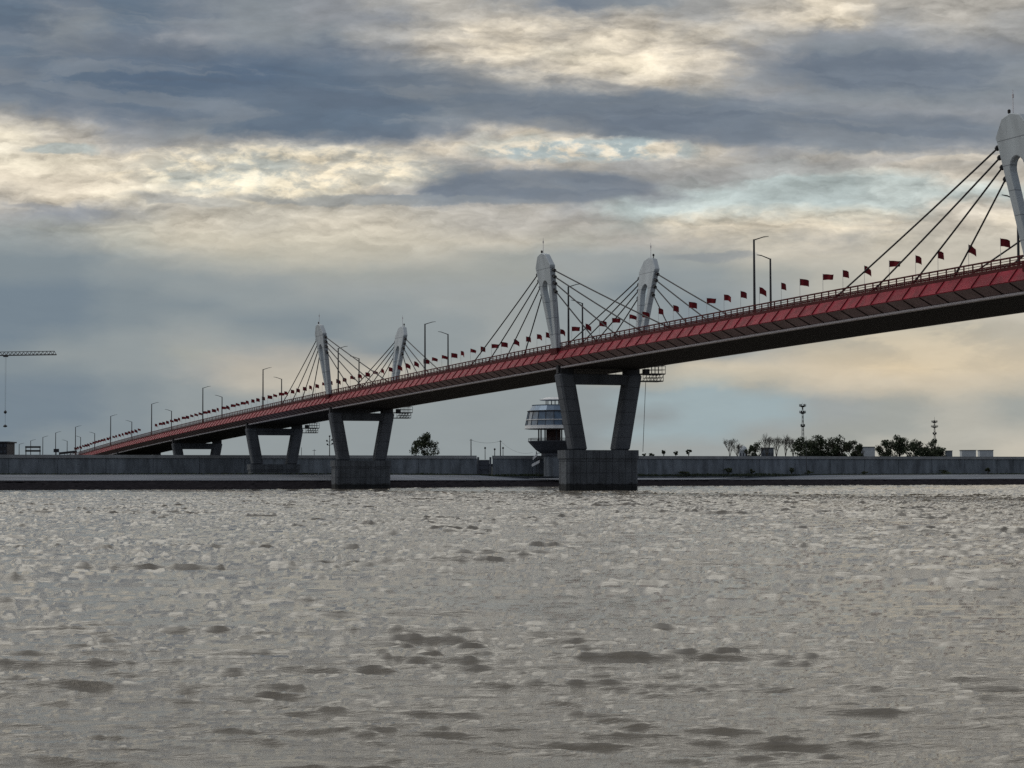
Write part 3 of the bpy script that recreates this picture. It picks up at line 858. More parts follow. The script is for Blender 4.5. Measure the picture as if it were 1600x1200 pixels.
def post(px, y_top, y_bot, Y, r, label, name='utility_pole', cat='pole', head=None, group=None):
    a = at(px, y_top, Y); b = at(px, y_bot, Y)
    t = thing(name, b, label, cat, group)
    mb = MB(); mb.tube(b, Vector((b.x, b.y, a.z)), r, r*0.8, n=7); mb.build('pole', M['steel'], t)
    if head == 'bar':
        mb = MB(); mb.box((b.x, b.y, a.z-0.4), (1.2, 0.12, 0.12)); mb.build('crossarm', M['steel'], t)
    if head == 'ball':
        mb = MB(); mb.lathe((b.x, b.y, a.z-0.2), [(0.1,0),(0.35,0.25),(0.35,0.6),(0.12,0.85)], 10); mb.build('lamp_shade', M['steel'], t)
    if head == 'arms':
        mb = MB()
        for k, (dx, dz) in enumerate(((-0.9,-1.4),(0.8,-1.1),(-0.7,-2.6),(0.9,-2.4),(0.0,0.1))):
            mb.tube((b.x, b.y, a.z+dz-0.3), (b.x+dx, b.y, a.z+dz), 0.06, n=4); mb.lathe((b.x+dx, b.y, a.z+dz-0.1), [(0.1,0),(0.3,0.2),(0.3,0.45),(0.1,0.6)], 8)
        mb.build('lamp_cluster', M['steel'], t)
    return t
post(736, 686, 713, 745, 0.20, 'plain dark pole at the left side of the gate', head='bar', group='dark poles beside the gate')
post(782, 688, 713, 748, 0.20, 'plain dark pole at the right side of the gate', head='bar', group='dark poles beside the gate')
post(758, 701, 718, 760, 0.14, 'short post with a knob, standing in the gate opening', name='bollard_light', cat='post', head='ball')
post(773, 703, 713, 750, 0.16, 'short stubby post just left of the right gate pole', name='bollard_light', cat='post', head='ball')
post(786, 701, 713, 752, 0.14, 'short post with a knob just right of the right gate pole', name='bollard_light', cat='post', head='ball')
post(515, 683, 713, 680, 0.15, 'dark pole with clustered lamp heads left of the middle pier', name='lamp_post', cat='lamp post', head='arms')
post(491, 702, 713, 690, 0.09, 'short thin post behind the wall, right one of two left of the lamp cluster', name='thin_post', cat='post', head='bar')
post(471, 699, 713, 690, 0.09, 'short thin post behind the wall, left one of two left of the lamp cluster', name='thin_post', cat='post')
post(1260, 682, 741, 745, 0.11, 'thin pale grey post standing in front of the wall and dense trees', name='thin_post', cat='post')
def wire(p, q, sag, r, label, name='overhead_wire', cat='wire', m='steel'):
    mb = MB(); n = 14; p = Vector(p); q = Vector(q); pts = []
    for i in range(n+1):
        a = i/n; pts.append(p + (q-p)*a - Vector((0,0,sag*4*a*(1-a))))
    for i in range(n): mb.tube(pts[i], pts[i+1], r, n=4, caps=False)
    o = mb.build(name, M[m], None, origin=p); tag(o, label, cat)
    return o
wire(at(736, 687.5, 745), at(782, 689, 748), 0.9, 0.035, 'thin wire slung between the two poles beside the gate')
wire(at(782, 689, 748), at(832, 707, 716), 1.8, 0.035, 'thin wire running down from the right gate pole to the round tower')
wire(bpz(-0.5, 18.2, zr(0)-6.9), at(1004.5, 706, 395), 0.0, 0.05, 'thin rope hanging from the access platform of the big pier', 'hanging_rope', 'rope')

# ------------------------------------------------------------------ observation tower on the bank
YT = 712.0
oc = at(865, 738, YT)
ob = thing('observation_tower', (oc.x, YT, 3.6), 'ship-like tower with round glazed upper floor, half hidden behind the big pier', 'building')
cx = oc.x
H865 = horizon(865)
def zz(y): return 2 + (H865 - y) * YT / F
c0 = (cx, YT, 0)
mb = MB(); mb.lathe(c0, [(3.4, 3.4), (3.4, zz(712))], 12); mb.build('base', M['wall'], ob)
mb = MB(); mb.lathe(c0, [(4.3, zz(712)+.003), (4.3, zz(708.5)), (5.6, zz(705)), (6.2, zz(703)), (8.7, zz(691)), (8.9, zz(689.5)), (8.9, zz(689))], 14); mb.build('hull_deck', M['gate'], ob)
mb = MB()
for i in range(14):
    an = 2*math.pi*i/14; an2 = 2*math.pi*(i+1)/14
    p = Vector((cx+8.7*math.cos(an), YT+8.7*math.sin(an), 0)); q = Vector((cx+8.7*math.cos(an2), YT+8.7*math.sin(an2), 0))
    mb.tube((p.x, p.y, zz(689)), (p.x, p.y, zz(685)), 0.07, n=4)
    for y in (685, 687): mb.tube((p.x, p.y, zz(y)), (q.x, q.y, zz(y)), 0.06, n=4)
mb.build('deck_railing', M['steel'], ob)
mb = MB(); mb.lathe(c0, [(2.7, zz(689)+.003), (2.7, zz(671))], 8, rz=0.39); mb.build('core', M['brown'], ob)
for an in range(0, 360, 45):
    a = R(an+10); mb = MB()
    mb.tube((cx+5.2*math.cos(a), YT+5.2*math.sin(a), zz(689)), (cx+5.2*math.cos(a), YT+5.2*math.sin(a), zz(671)), 0.24, n=8); mb.build('column', M['dark'], ob)
mb = MB(); mb.lathe(c0, [(9.0, zz(671)+.003), (10.2, zz(670.2)), (10.2, zz(669.3)), (9.9, zz(669.2)), (9.85, zz(665))], 20); mb.build('white_band', M['white'], ob)
mb = MB(); mb.lathe(c0, [(9.7, zz(665)+.003), (8.7, zz(643.6))], 20); mb.build('glazing', M['glass'], ob)
mb = MB()
for i in range(20):
    an = 2*math.pi*i/20
    mb.tube((cx+9.78*math.cos(an), YT+9.78*math.sin(an), zz(665)), (cx+8.78*math.cos(an), YT+8.78*math.sin(an), zz(643.6)), 0.10, n=4)
mb.build('mullions', M['dark'], ob)
mb = MB(); mb.lathe(c0, [(8.9, zz(656.8)), (9.65, zz(656.8)), (9.6, zz(655.8)), (8.9, zz(655.8))], 20); mb.build('transom', M['white'], ob)
mb = MB(); mb.lathe(c0, [(9.1, zz(643.6)+.003), (9.2, zz(642.6)), (8.6, zz(641.8))], 20); mb.build('eaves', M['dark'], ob)
mb = MB(); mb.lathe(c0, [(8.5, zz(641.8)+.003), (7.4, zz(634.5)), (7.5, zz(633)), (3.0, zz(632.5))], 20); mb.build('roof', M['roofmetal'], ob)
for an in range(0, 360, 60):
    a = R(an+15); mb = MB()
    mb.tube((cx+2.6*math.cos(a), YT+2.6*math.sin(a), zz(633.5)), (cx+2.6*math.cos(a), YT+2.6*math.sin(a), zz(625.5)), 0.18, n=6); mb.build('roof_column', M['dark'], ob)
mb = MB(); mb.lathe(c0, [(4.7, zz(625.8)), (4.8, zz(624.6)), (2.2, zz(621))], 16); mb.build('top_roof', M['white'], ob)
for (xa, ya, xb, yb) in ((832.5, 717, 840, 709.5), (831, 727.5, 843, 721)):
    pa = at(xa, ya, YT-7); pb = at(xb, yb, YT-7)
    mb = MB(); mb.hexa([pa+Vector((0,-0.7,-0.45)), pb+Vector((0,-0.7,-0.45)), pb+Vector((0,0.7,-0.45)), pa+Vector((0,0.7,-0.45)), pa+Vector((0,-0.7,0.5)), pb+Vector((0,-0.7,0.5)), pb+Vector((0,0.7,0.5)), pa+Vector((0,0.7,0.5))])
    mb.build('stair_flight', M['white'], ob)
mb = MB()
for xx, yt in ((838, 705), (843, 712)):
    p = at(xx, 741, YT-6.2); q = at(xx, yt, YT-6.2); mb.tube(p, q, 0.16, n=6)
for (xa, ya, xb, yb) in ((838, 718, 845, 718), (838, 708, 848, 708)): mb.tube(at(xa, ya, YT-6.2), at(xb, yb, YT-5), 0.12, n=5)
mb.build('stair_frame', M['steel'], ob)

# ------------------------------------------------------------------ distant buildings
def building(px0, px1, y_top, Y, label, floors, bays, dome=False, wall='bwall', roof='broof', name='distant_building'):
    a = at(px0, y_top, Y); b = at(px1, y_top, Y); W = b.x-a.x; zt = a.z; z0 = 8.0; D = W*0.7
    t = thing(name, ((a.x+b.x)/2, Y, z0), label, 'building')
    mb = MB(); mb.box(((a.x+b.x)/2, Y+D/2, (zt+z0)/2), (W, D, zt-z0)); mb.build('wall', M[wall], t)
    mb = MB()
    if dome: mb.lathe(((a.x+b.x)/2, Y+D/2, zt+0.003), [(W*0.52,0),(W*0.5,0.8),(W*0.38,1.8),(W*0.18,2.5),(0.1,2.7)], 14)
    else:
        mb.box(((a.x+b.x)/2, Y+D/2, zt+0.253), (W*1.08, D*1.08, 0.5))
    mb.build('roof', M[roof], t)
    for fl in range(floors):
        for i in range(bays):
            x = a.x + W*(i+0.5)/bays; h = (zt-z0)/floors; z = z0 + h*(fl+0.55)
            if z < 12: continue
            mb = MB(); mb.box((x, Y-0.06, z), (W/bays*0.45, 0.2, h*0.42)); mb.build('window', M['bwin'], t)
    return t
building(1503, 1525, 704, 1700, 'pale block with dark flat roof, left one of the two at far right', 0, 5)
building(1531, 1552, 704, 1710, 'pale block with dark flat roof, right one of the two at far right', 0, 5)
building(1339, 1367, 699, 1500, 'pale wide block between the two clumps of dark trees', 0, 6)
building(1478, 1488, 705, 1400, 'small brownish block at the right end of the tree clump', 0, 3, wall='wall')
building(1155, 1168, 704, 1100, 'pale round-roofed hall between the bare trees', 2, 3, dome=True, roof='bwall')
building(1190, 1209, 701, 900, 'low dark hut beneath the bare pale trees', 1, 4, wall='wall')
building(-60, 11, 692, 800, 'dark block cut by the left edge of the picture', 4, 12, wall='dark', roof='dark')

# gantry and sign on the approach road
t = thing('sign_gantry', at(51, 712, 900), 'two-bar road gantry on two posts at far left behind the wall', 'gantry')
for px in (40.5, 62.5):
    mb = MB(); mb.tube(at(px, 716, 900), at(px, 697, 900), 0.22, n=6); mb.build('post', M['steel'], t)
for y in (698.5, 704.5):
    mb = MB(); a = at(39.5, y, 900); b = at(63.5, y, 900); mb.hexa([a+Vector((0,-.3,-.4)), b+Vector((0,-.3,-.4)), b+Vector((0,.3,-.4)), a+Vector((0,.3,-.4)), a+Vector((0,-.3,.4)), b+Vector((0,-.3,.4)), b+Vector((0,.3,.4)), a+Vector((0,.3,.4))]); mb.build('crossbar', M['steel'], t)
t = thing('road_sign', at(88, 713, 900), 'small dark signboard on a post right of the gantry', 'sign')
mb = MB(); a = at(88, 704, 900); mb.box((a.x, a.y, a.z), (2.4, 0.2, 1.5)); mb.build('board', M['dark'], t)
mb = MB(); mb.tube(at(88, 716, 900.3), at(88, 703, 900.3), 0.12, n=5); mb.build('post', M['steel'], t)
# low parapet of the approach
mb = MB(); a = at(92, 708.5, 880); b = at(120, 705.5, 880)
mb.hexa([a+Vector((0,0,-0.5)), b+Vector((0,0,-0.5)), b+Vector((0,.4,-0.5)), a+Vector((0,.4,-0.5)), a+Vector((0,0,.5)), b+Vector((0,0,.5)), b+Vector((0,.4,.5)), a+Vector((0,.4,.5))])
for px in (93, 101, 110, 119):
    p = at(px, 716, 880.2); q = at(px, 708, 880.2); mb.tube(p, q, 0.15, n=5)
tag(mb.build('road_barrier', M['steel'], None, origin=at(106, 716, 880)), 'low dark barrier leading up to the left end of the bridge', 'barrier')

# tower crane, mast just outside the frame
YC = 1000.0
b = at(-70, 716, YC)
t = thing('tower_crane', (b.x, YC, 8.0), 'dark tower crane whose jib enters at the left edge', 'crane')
zj = at(20, 556, YC).z
def truss(mb, p, q, w, h, n, r):
    p = Vector(p); q = Vector(q); d = (q-p); dn = d.normalized(); sd = Vector((-dn.y, dn.x, 0)); up = Vector((0,0,1)) if abs(dn.z) < .5 else Vector((0,1,0))
    if abs(dn.z) > .5: sd = Vector((1,0,0))
    for i in range(n):
        a = p + d*(i/n); c = p + d*((i+1)/n); mid = (a+c)/2 + up*h
        for sg in (-1, 1):
            mb.tube(a+sd*w*sg/2, c+sd*w*sg/2, r*1.5, n=4, caps=False); mb.tube(a+sd*w*sg/2, mid, r*0.7, n=3, caps=False); mb.tube(mid, c+sd*w*sg/2, r*0.7, n=3, caps=False)
        if i < n-1: mb.tube(mid, mid + d/n, r, n=4, caps=False)
        mb.tube(a-sd*w/2, a+sd*w/2, r, n=3, caps=False)
tip = at(88, 556, YC)
mb = MB(); truss(mb, (b.x, YC, zj), (tip.x, YC, zj+0.5), 1.2, 1.7, 26, 0.16); mb.build('jib', M['steel'], t)
mb = MB(); truss(mb, (b.x, YC, zj), (b.x-16, YC, zj), 1.2, 1.4, 8, 0.15); mb.build('counter_jib', M['steel'], t)
mb = MB(); mb.box((b.x-14, YC, zj-1.5), (3.5, 1.2, 3.0)); mb.build('counterweight', M['wall'], t)
mb = MB()
for i in range(20):
    z0 = 8 + (zj-8)*i/20; z1 = 8 + (zj-8)*(i+1)/20
    cs = ((-.9,-.9),(.9,-.9),(.9,.9),(-.9,.9))
    for j in range(4):
        x, y = cs[j]; x2, y2 = cs[(j+1)%4]
        mb.tube((b.x+x, YC+y, z0), (b.x+x, YC+y, z1), 0.12, n=4, caps=False); mb.tube((b.x+x, YC+y, z0), (b.x+x2, YC+y2, z1), 0.06, n=3, caps=False)
mb.build('mast', M['steel'], t)
mb = MB(); mb.box((b.x+1.6, YC-1, zj-1.6), (1.6, 1.6, 2.2)); mb.build('cab', M['steel'], t)
hk = at(9, 556, YC)
mb = MB(); mb.box((hk.x, YC, zj-0.3), (2.2, 1.4, 0.5)); mb.build('trolley', M['steel'], t)
mb = MB()
z1 = at(9, 644, YC).z; z2 = at(9, 666, YC).z
for dx in (-0.25, 0.25): mb.tube((hk.x+dx, YC, zj), (hk.x+dx*0.6, YC, z1), 0.035, n=4)
mb.tube((hk.x, YC, z1), (hk.x, YC, z2), 0.05, n=4)
mb.build('hoist_rope', M['steel'], t)
mb = MB(); mb.lathe((hk.x, YC, z1), [(0.2,-0.8),(0.75,-0.3),(0.75,0.3),(0.2,0.9)], 10); mb.build('hook_block', M['steel'], t)
mb = MB(); mb.lathe((hk.x, YC, z2), [(0.3,-0.5),(1.0,-0.25),(1.0,0.2),(0.25,0.8)], 10); mb.build('load', M['steel'], t)

# ------------------------------------------------------------------ water
def wave_tile(L, N, lam_p, rms, spread, wind, seed, pw=2.2):
    g = np.random.default_rng(seed)
    k1 = np.fft.fftfreq(N, L/N)*2*np.pi
    KX, KY = np.meshgrid(k1, k1)
    K = np.hypot(KX, KY); K[0,0] = 1e-6
    kp = 2*np.pi/lam_p
    th = np.arctan2(KY, KX) - wind
    amp = K**(-pw) * np.exp(-1.1*(kp/K)**2) * (np.abs(np.cos(th))**spread + 0.05)
    amp[0,0] = 0; amp[K > np.pi*N/L*0.8] = 0
    S = amp*(g.normal(size=(N,N)) + 1j*g.normal(size=(N,N)))
    h = np.fft.ifft2(S).real
    sc = rms/h.std()
    S = S*sc; h = h*sc
    dx = np.fft.ifft2(-1j*KX/K*S).real; dy = np.fft.ifft2(-1j*KY/K*S).real
    return h, dx, dy
def samp(T, L, x, y):
    N = T.shape[0]
    fx = (x/L % 1.0)*N; fy = (y/L % 1.0)*N
    ix = np.floor(fx).astype(int); iy = np.floor(fy).astype(int); ax = fx-ix; ay = fy-iy
    ix %= N; iy %= N; jx = (ix+1) % N; jy = (iy+1) % N
    return T[iy,ix]*(1-ax)*(1-ay) + T[iy,jx]*ax*(1-ay) + T[jy,ix]*(1-ax)*ay + T[jy,jx]*ax*ay
tiles = [(wave_tile(61.0, 1024, 1.05, 0.0190, 7, R(87), 1, 2.3), 61.0, 0.0), (wave_tile(37.0, 1024, 0.55, 0.0155, 4, R(83), 2, 1.9), 37.0, 0.5), (wave_tile(173.0, 1024, 4.0, 0.030, 4, R(95), 3, 2.5), 173.0, -0.12)]
ys = [-400, -100, -20, 0, 5]
y = 8.0
while y < 760:
    ys.append(y)
    y += min(max(y*y/4096*0.8, 0.05), 0.30 if y < 260 else (0.6 if y < 400 else 2.0))
ys = np.array(ys + [800, 900])
vs_ = np.concatenate([[-60,-15,-5,-2,-1,-0.7,-0.5], np.linspace(-0.36, 0.36, 900), [0.5,0.7,1,2,5,15,60]])
YY, VV = np.meshgrid(ys, vs_, indexing='ij')
XX = VV*np.maximum(YY, 8.0)
fade = np.clip((0.37 - np.abs(VV))/0.012, 0, 1)*np.clip((YY-7.5)/2.5, 0, 1)
hh = np.zeros_like(XX); ddx = np.zeros_like(XX); ddy = np.zeros_like(XX)
patch = 1.0 + 0.22*samp(wave_tile(211.0, 256, 40.0, 1.0, 0, 0, 9)[0], 211.0, XX, YY) + 0.25*samp(wave_tile(97.0, 512, 4.5, 1.0, 0, 0, 19)[0], 97.0, XX, YY) + 0.12*np.clip(XX/30, -1.5, 2)
patch = np.clip(patch, 0.25, 2.2) * np.interp(YY, [8, 14, 22, 32, 55, 130, 400], [0.38, 0.42, 0.52, 0.74, 1.0, 1.2, 1.3])
for (T, L, rot) in tiles:
    c, s_ = math.cos(rot), math.sin(rot)
    SX = 0.55                       # crests run longer across the wind than along it
    xr = XX*SX*c - YY*s_; yr = XX*SX*s_ + YY*c
    a = samp(T[0], L, xr, yr); bx_ = samp(T[1], L, xr, yr); by_ = samp(T[2], L, xr, yr)
    hh += a*patch; ddx += (bx_*c + by_*s_)*patch*SX; ddy += (-bx_*s_ + by_*c)*patch
CH = -1.0
VX = XX + ddx*fade*CH; VY = YY + ddy*fade*CH; VZ = hh*fade
nr, nc = XX.shape
co = np.stack([VX, VY, VZ], -1).reshape(-1, 3).astype(np.float32)
idx = np.arange(nr*nc).reshape(nr, nc)
fa = np.stack([idx[:-1,:-1], idx[:-1,1:], idx[1:,1:], idx[1:,:-1]], -1).reshape(-1, 4).astype(np.int32)
me = bpy.data.meshes.new('river_water')
me.vertices.add(len(co)); me.vertices.foreach_set('co', co.ravel())
me.loops.add(fa.size); me.loops.foreach_set('vertex_index', fa.ravel())
me.polygons.add(len(fa)); me.polygons.foreach_set('loop_start', np.arange(0, fa.size, 4, dtype=np.int32))
me.polygons.foreach_set('use_smooth', np.ones(len(fa), bool))
me.update(calc_edges=True)
water = bpy.data.objects.new('river_water', me); COL.objects.link(water); water['kind'] = 'structure'
m = bpy.data.materials.new('river_water'); m.use_nodes = True
N = m.node_tree.nodes; L = m.node_tree.links; b = N['Principled BSDF']
b.inputs['Roughness'].default_value = 0.06; b.inputs['IOR'].default_value = 1.33
tc = N.new('ShaderNodeTexCoord')
mp = N.new('ShaderNodeMapping'); mp.inputs['Scale'].default_value = (0.6, 1.6, 1); L.new(tc.outputs['Object'], mp.inputs[0])
n1 = N.new('ShaderNodeTexNoise'); n1.inputs['Scale'].default_value = 3.6; n1.inputs['Detail'].default_value = 7; n1.inputs['Roughness'].default_value = 0.62; L.new(mp.outputs[0], n1.inputs['Vector'])
bu = N.new('ShaderNodeBump'); bu.inputs['Strength'].default_value = 0.6; bu.inputs['Distance'].default_value = 0.06
L.new(n1.outputs['Fac'], bu.inputs['Height']); L.new(bu.outputs[0], b.inputs['Normal'])
n3 = N.new('ShaderNodeTexNoise'); n3.inputs['Scale'].default_value = 0.05; n3.inputs['Detail'].default_value = 4; L.new(tc.outputs['Object'], n3.inputs['Vector'])
cr = N.new('ShaderNodeValToRGB'); cr.color_ramp.elements[0].position = 0.3; cr.color_ramp.elements[1].position = 0.7
cr.color_ramp.elements[0].color = (0.120, 0.108, 0.088, 1); cr.color_ramp.elements[1].color = (0.16, 0.144, 0.118, 1)
L.new(n3.outputs['Fac'], cr.inputs[0]); L.new(cr.outputs[0], b.inputs['Base Color'])
me.materials.append(m)

# ------------------------------------------------------------------ sky
PAL = dict(A=(90,107,127), B=(101,116,132), C=(116,126,138), D=(135,142,148), E=(145,149,154), F=(163,163,161), G=(180,176,168), H=(202,194,180),
           I=(222,211,191), J=(235,225,203), K=(249,240,219), a=(160,178,184), b=(178,189,187), c=(188,197,193),
           m=(118,132,143), n=(131,142,148), o=(145,153,155), p=(156,161,160), q=(160,163,158), r=(180,178,168), s=(196,190,176), t=(209,198,178), u=(217,200,172), z=(156,171,175))
ROWS = """BCBCDEFGFCDFGIGGG
BDBCDEEGHGHFHIFGF
CDCEDDFGIHIGFEEFF
BCCCCCEHIJIHEDDEE
CBAAABCDGIJHECCDD
CBAAABBCCFHGFCCCD
DCBBCCCBCCCDEDDDD
GECCCBBDECCCDEEEE
JGEDBBCEIFCCCCCCD
KHFFGFGIbIbHEDDEF
JJIIbIGFHHFGFGHGG
IIIccIJDCDFFbbcHH
HIJKJJGCCDEbbbccc
FEFGGGGGGFbcbbcHH
pqrHGHHGGGqIIIHHI
opqssssssrGGsFsss
nnopqrrrqppqsssss
nnoopqqqqpooqrsss
mmnoopppponoprsss
mmnnoooppoonprrss
mmnonnoopoonprrss
mnoponoopoonpqrrs
nooqponopponprrss
nnoprrrqoppsstutt
mmnorsrpooozqsssr
mmnooppooozzzpqrq
mmnoooooooozzpqrq
mnnooooooozzpqqrr
nnooooooooppqqrrs""".split('\n')
W = bpy.data.worlds.new('World'); scene.world = W; W.use_nodes = True
nt = W.node_tree; N = nt.nodes; L = nt.links; N.clear()
def mth(op, a, b=None, c=None, clamp=False):
    n = N.new('ShaderNodeMath'); n.operation = op; n.use_clamp = clamp
    for i, v in enumerate((a, b, c)):
        if v is None: continue
        if isinstance(v, (int, float)): n.inputs[i].default_value = v
        else: L.new(v, n.inputs[i])
    return n.outputs[0]
def mrange(v, a, b, c=0.0, d=1.0, smooth=True):
    n = N.new('ShaderNodeMapRange'); n.interpolation_type = 'SMOOTHSTEP' if smooth else 'LINEAR'
    L.new(v, n.inputs['Value'])
    for k, x in zip(('From Min','From Max','To Min','To Max'), (a,b,c,d)): n.inputs[k].default_value = x
    return n.outputs['Result']
def mixc(f, a, b, mode='MIX'):
    n = N.new('ShaderNodeMix'); n.data_type = 'RGBA'; n.blend_type = mode
    if isinstance(f, (int, float)): n.inputs[0].default_value = f
    else: L.new(f, n.inputs[0])
    for i, v in ((6, a), (7, b)):
        if isinstance(v, tuple): n.inputs[i].default_value = (*v, 1)
        else: L.new(v, n.inputs[i])
    return n.outputs[2]
def comb(x, y, z=0.0):
    n = N.new('ShaderNodeCombineXYZ')
    for i, v in enumerate((x, y, z)):
        if isinstance(v, (int, float)): n.inputs[i].default_value = v
        else: L.new(v, n.inputs[i])
    return n.outputs[0]
def nois(vec, scale, detail=5, rough=0.55, dist=0.0):
    n = N.new('ShaderNodeTexNoise'); n.inputs['Scale'].default_value = scale; n.inputs['Detail'].default_value = detail
    n.inputs['Roughness'].default_value = rough; n.inputs['Distortion'].default_value = dist
    L.new(vec, n.inputs['Vector']); return n
tc = N.new('ShaderNodeTexCoord'); sep = N.new('ShaderNodeSeparateXYZ'); L.new(tc.outputs['Generated'], sep.inputs[0])
yy = mth('MAXIMUM', sep.outputs[1], 0.06)
gx = mth('DIVIDE', sep.outputs[0], yy); gz_ = mth('DIVIDE', sep.outputs[2], yy)
U = mth('MULTIPLY_ADD', gx, F/100, 8.0)               # hundreds of photo pixels across, in direction space
V = mth('MULTIPLY_ADD', gz_, -F/100, 7.51)            # hundreds of photo pixels down
Uc = mth('MINIMUM', mth('MAXIMUM', U, -8.0), 24.0)
Vc = mth('MINIMUM', mth('MAXIMUM', V, -12.0), 8.0)
base_vec = comb(mth('MULTIPLY', Uc, 0.42), Vc)
wn = nois(base_vec, 1.15, 6, 0.60)
wsep = N.new('ShaderNodeSeparateColor'); L.new(wn.outputs['Color'], wsep.inputs[0])
fine = nois(comb(mth('MULTIPLY', Uc, 0.50), Vc), 3.4, 9, 0.60, 0.25)
fsep = N.new('ShaderNodeSeparateColor'); L.new(fine.outputs['Color'], fsep.inputs[0])
up = mrange(Vc, 3.1, 4.3, 1.0, 0.42)                   # rougher clouds high up, smooth veil low down
wu = mth('MULTIPLY', mth('ADD', mth('MULTIPLY', mth('SUBTRACT', wsep.outputs[0], 0.5), 1.1), mth('MULTIPLY', mth('SUBTRACT', fsep.outputs[0], 0.5), 1.2)), up)
wv = mth('MULTIPLY', mth('ADD', mth('MULTIPLY', mth('SUBTRACT', wsep.outputs[1], 0.5), 0.34), mth('MULTIPLY', mth('SUBTRACT', fsep.outputs[1], 0.5), 0.42)), up)
Uw = mth('ADD', Uc, wu); Vw = mth('ADD', Vc, wv)
# colour field
tcoord = mth('DIVIDE', Vw, 7.0, clamp=True)
prev = None
for ci in range(17):
    n = N.new('ShaderNodeValToRGB'); r = n.color_ramp; r.interpolation = 'LINEAR'
    r.elements[0].position = 0.0; r.elements[0].color = (*lin(PAL[ROWS[0][ci]]), 1)
    r.elements[-1].position = 1.0; r.elements[-1].color = (*lin(PAL[ROWS[28][ci]]), 1)
    for j in range(1, 28):
        e = r.elements.new(j/28); e.color = (*lin(PAL[ROWS[j][ci]]), 1)
    L.new(tcoord, n.inputs[0])
    col = n.outputs[0]
    if prev is None: prev = col
    else: prev = mixc(mrange(Uw, ci-1+0.08, ci-0.08), prev, col)
colr = prev
# named cloud banks: centre, radii (hundreds of pixels), tilt, colour, edge softness, strength
def bank_(col_in, cx_, cy_, rx, ry, ang, c, soft=0.35, k=1.0, flat=None):
    du = mth('SUBTRACT', Uw2, cx_); dv = mth('SUBTRACT', Vw2, cy_)
    ca, sa = math.cos(R(ang)), math.sin(R(ang))
    a = mth('ADD', mth('MULTIPLY', du, ca/rx), mth('MULTIPLY', dv, sa/rx))
    b2 = mth('ADD', mth('MULTIPLY', du, -sa/ry), mth('MULTIPLY', dv, ca/ry))
    d = mth('ADD', mth('MULTIPLY', a, a), mth('MULTIPLY', b2, b2))
    mk = mrange(d, 1.0+soft, 1.0-soft, 0.0, k)
    return mixc(mk, col_in, lin(PAL[c]) if isinstance(c, str) else c)
Uw2 = mth('ADD', Uc, mth('ADD', mth('MULTIPLY', mth('SUBTRACT', wsep.outputs[2], 0.5), 0.9), mth('MULTIPLY', mth('SUBTRACT', fsep.outputs[0], 0.5), 0.7)))
Vw2 = mth('ADD', Vc, mth('ADD', mth('MULTIPLY', mth('SUBTRACT', wsep.outputs[0], 0.5), 0.16), mth('MULTIPLY', mth('SUBTRACT', fsep.outputs[1], 0.5), 0.30)))
fin2 = nois(comb(mth('MULTIPLY', Uc, 0.30), mth('ADD', Vc, 31.0)), 2.2, 7, 0.6, 0.3)
def region(cx_, cy_, rx, ry, soft=0.6):
    a = mth('DIVIDE', mth('SUBTRACT', Uw2, cx_), rx); b2 = mth('DIVIDE', mth('SUBTRACT', Vw2, cy_), ry)
    d = mth('ADD', mth('MULTIPLY', a, a), mth('MULTIPLY', b2, b2))
    return mrange(d, 1.0+soft, 1.0-soft)
colr = bank_(colr, 3.0, 1.32, 3.9, 0.50, 1, lin((92,108,127)), 0.9, 0.50)
colr = bank_(colr, 5.4, 1.76, 2.6, 0.42, 2, lin((99,114,130)), 0.9, 0.5)
Uk, Vk = Uw2, Vw2
Uw2 = mth('MULTIPLY_ADD', mth('SUBTRACT', fsep.outputs[0], 0.5), 0.25, Uc); Vw2 = mth('MULTIPLY_ADD', mth('SUBTRACT', fsep.outputs[1], 0.5), 0.13, Vc)
colr = bank_(colr, 8.9, 1.58, 3.4, 0.46, 8.5, lin((114,124,135)), 0.22, 0.72)
colr = bank_(colr, 8.4, 2.90, 1.9, 0.26, 0, lin((120,129,140)), 0.30, 0.8)
Uw2, Vw2 = Uk, Vk
colr = bank_(colr, 12.6, 1.95, 3.2, 0.34, 3, 'C', 0.55, 0.7)
colr = bank_(colr, 14.0, 1.05, 2.4, 0.26, -3, 'C', 0.7, 0.7)
colr = bank_(colr, 6.0, 3.10, 2.5, 0.085, 1, 'D', 0.5, 0.85)
colr = bank_(colr, 2.9, 3.10, 1.0, 0.09, 6, 'D', 0.6, 0.6)
colr = bank_(colr, 0.9, 3.22, 0.8, 0.06, 6, 'E', 0.7, 0.6)
colr = bank_(colr, 11.1, 4.01, 0.75, 0.075, 0, 'D', 0.8, 0.6)
colr = bank_(colr, 12.4, 2.62, 2.2, 0.11, -4, 'F', 0.7, 0.7)
colr = bank_(colr, 15.6, 2.46, 1.5, 0.05, -3, 'H', 0.7, 0.8)
# broken cumulus fields
puff = mrange(fine.outputs['Fac'], 0.44, 0.60)
colr = mixc(mth('MULTIPLY', region(4.3, 2.62, 2.5, 0.40), 0.65), colr, mixc(puff, lin((186,186,176)), lin((250,236,206))))
colr = mixc(mth('MULTIPLY', region(9.2, 2.32, 1.7, 0.20), 0.8), colr, mixc(puff, lin((170,184,186)), lin((232,220,198))))
colr = bank_(colr, 0.95, 2.27, 0.55, 0.10, 0, (0.42,0.46,0.44), 0.5, 0.9)
tex = mrange(fin2.outputs['Fac'], 0.36, 0.64)
colr = mixc(mth('MULTIPLY', region(9.3, 0.75, 2.6, 0.62), 0.42), colr, mixc(tex, lin((168,163,155)), lin((246,232,206))))
colr = mixc(mth('MULTIPLY', region(14.9, 5.45, 2.4, 0.42), 0.5), colr, mixc(mrange(fin2.outputs['Fac'], 0.42, 0.6), lin((176,170,154)), lin((216,202,174))))
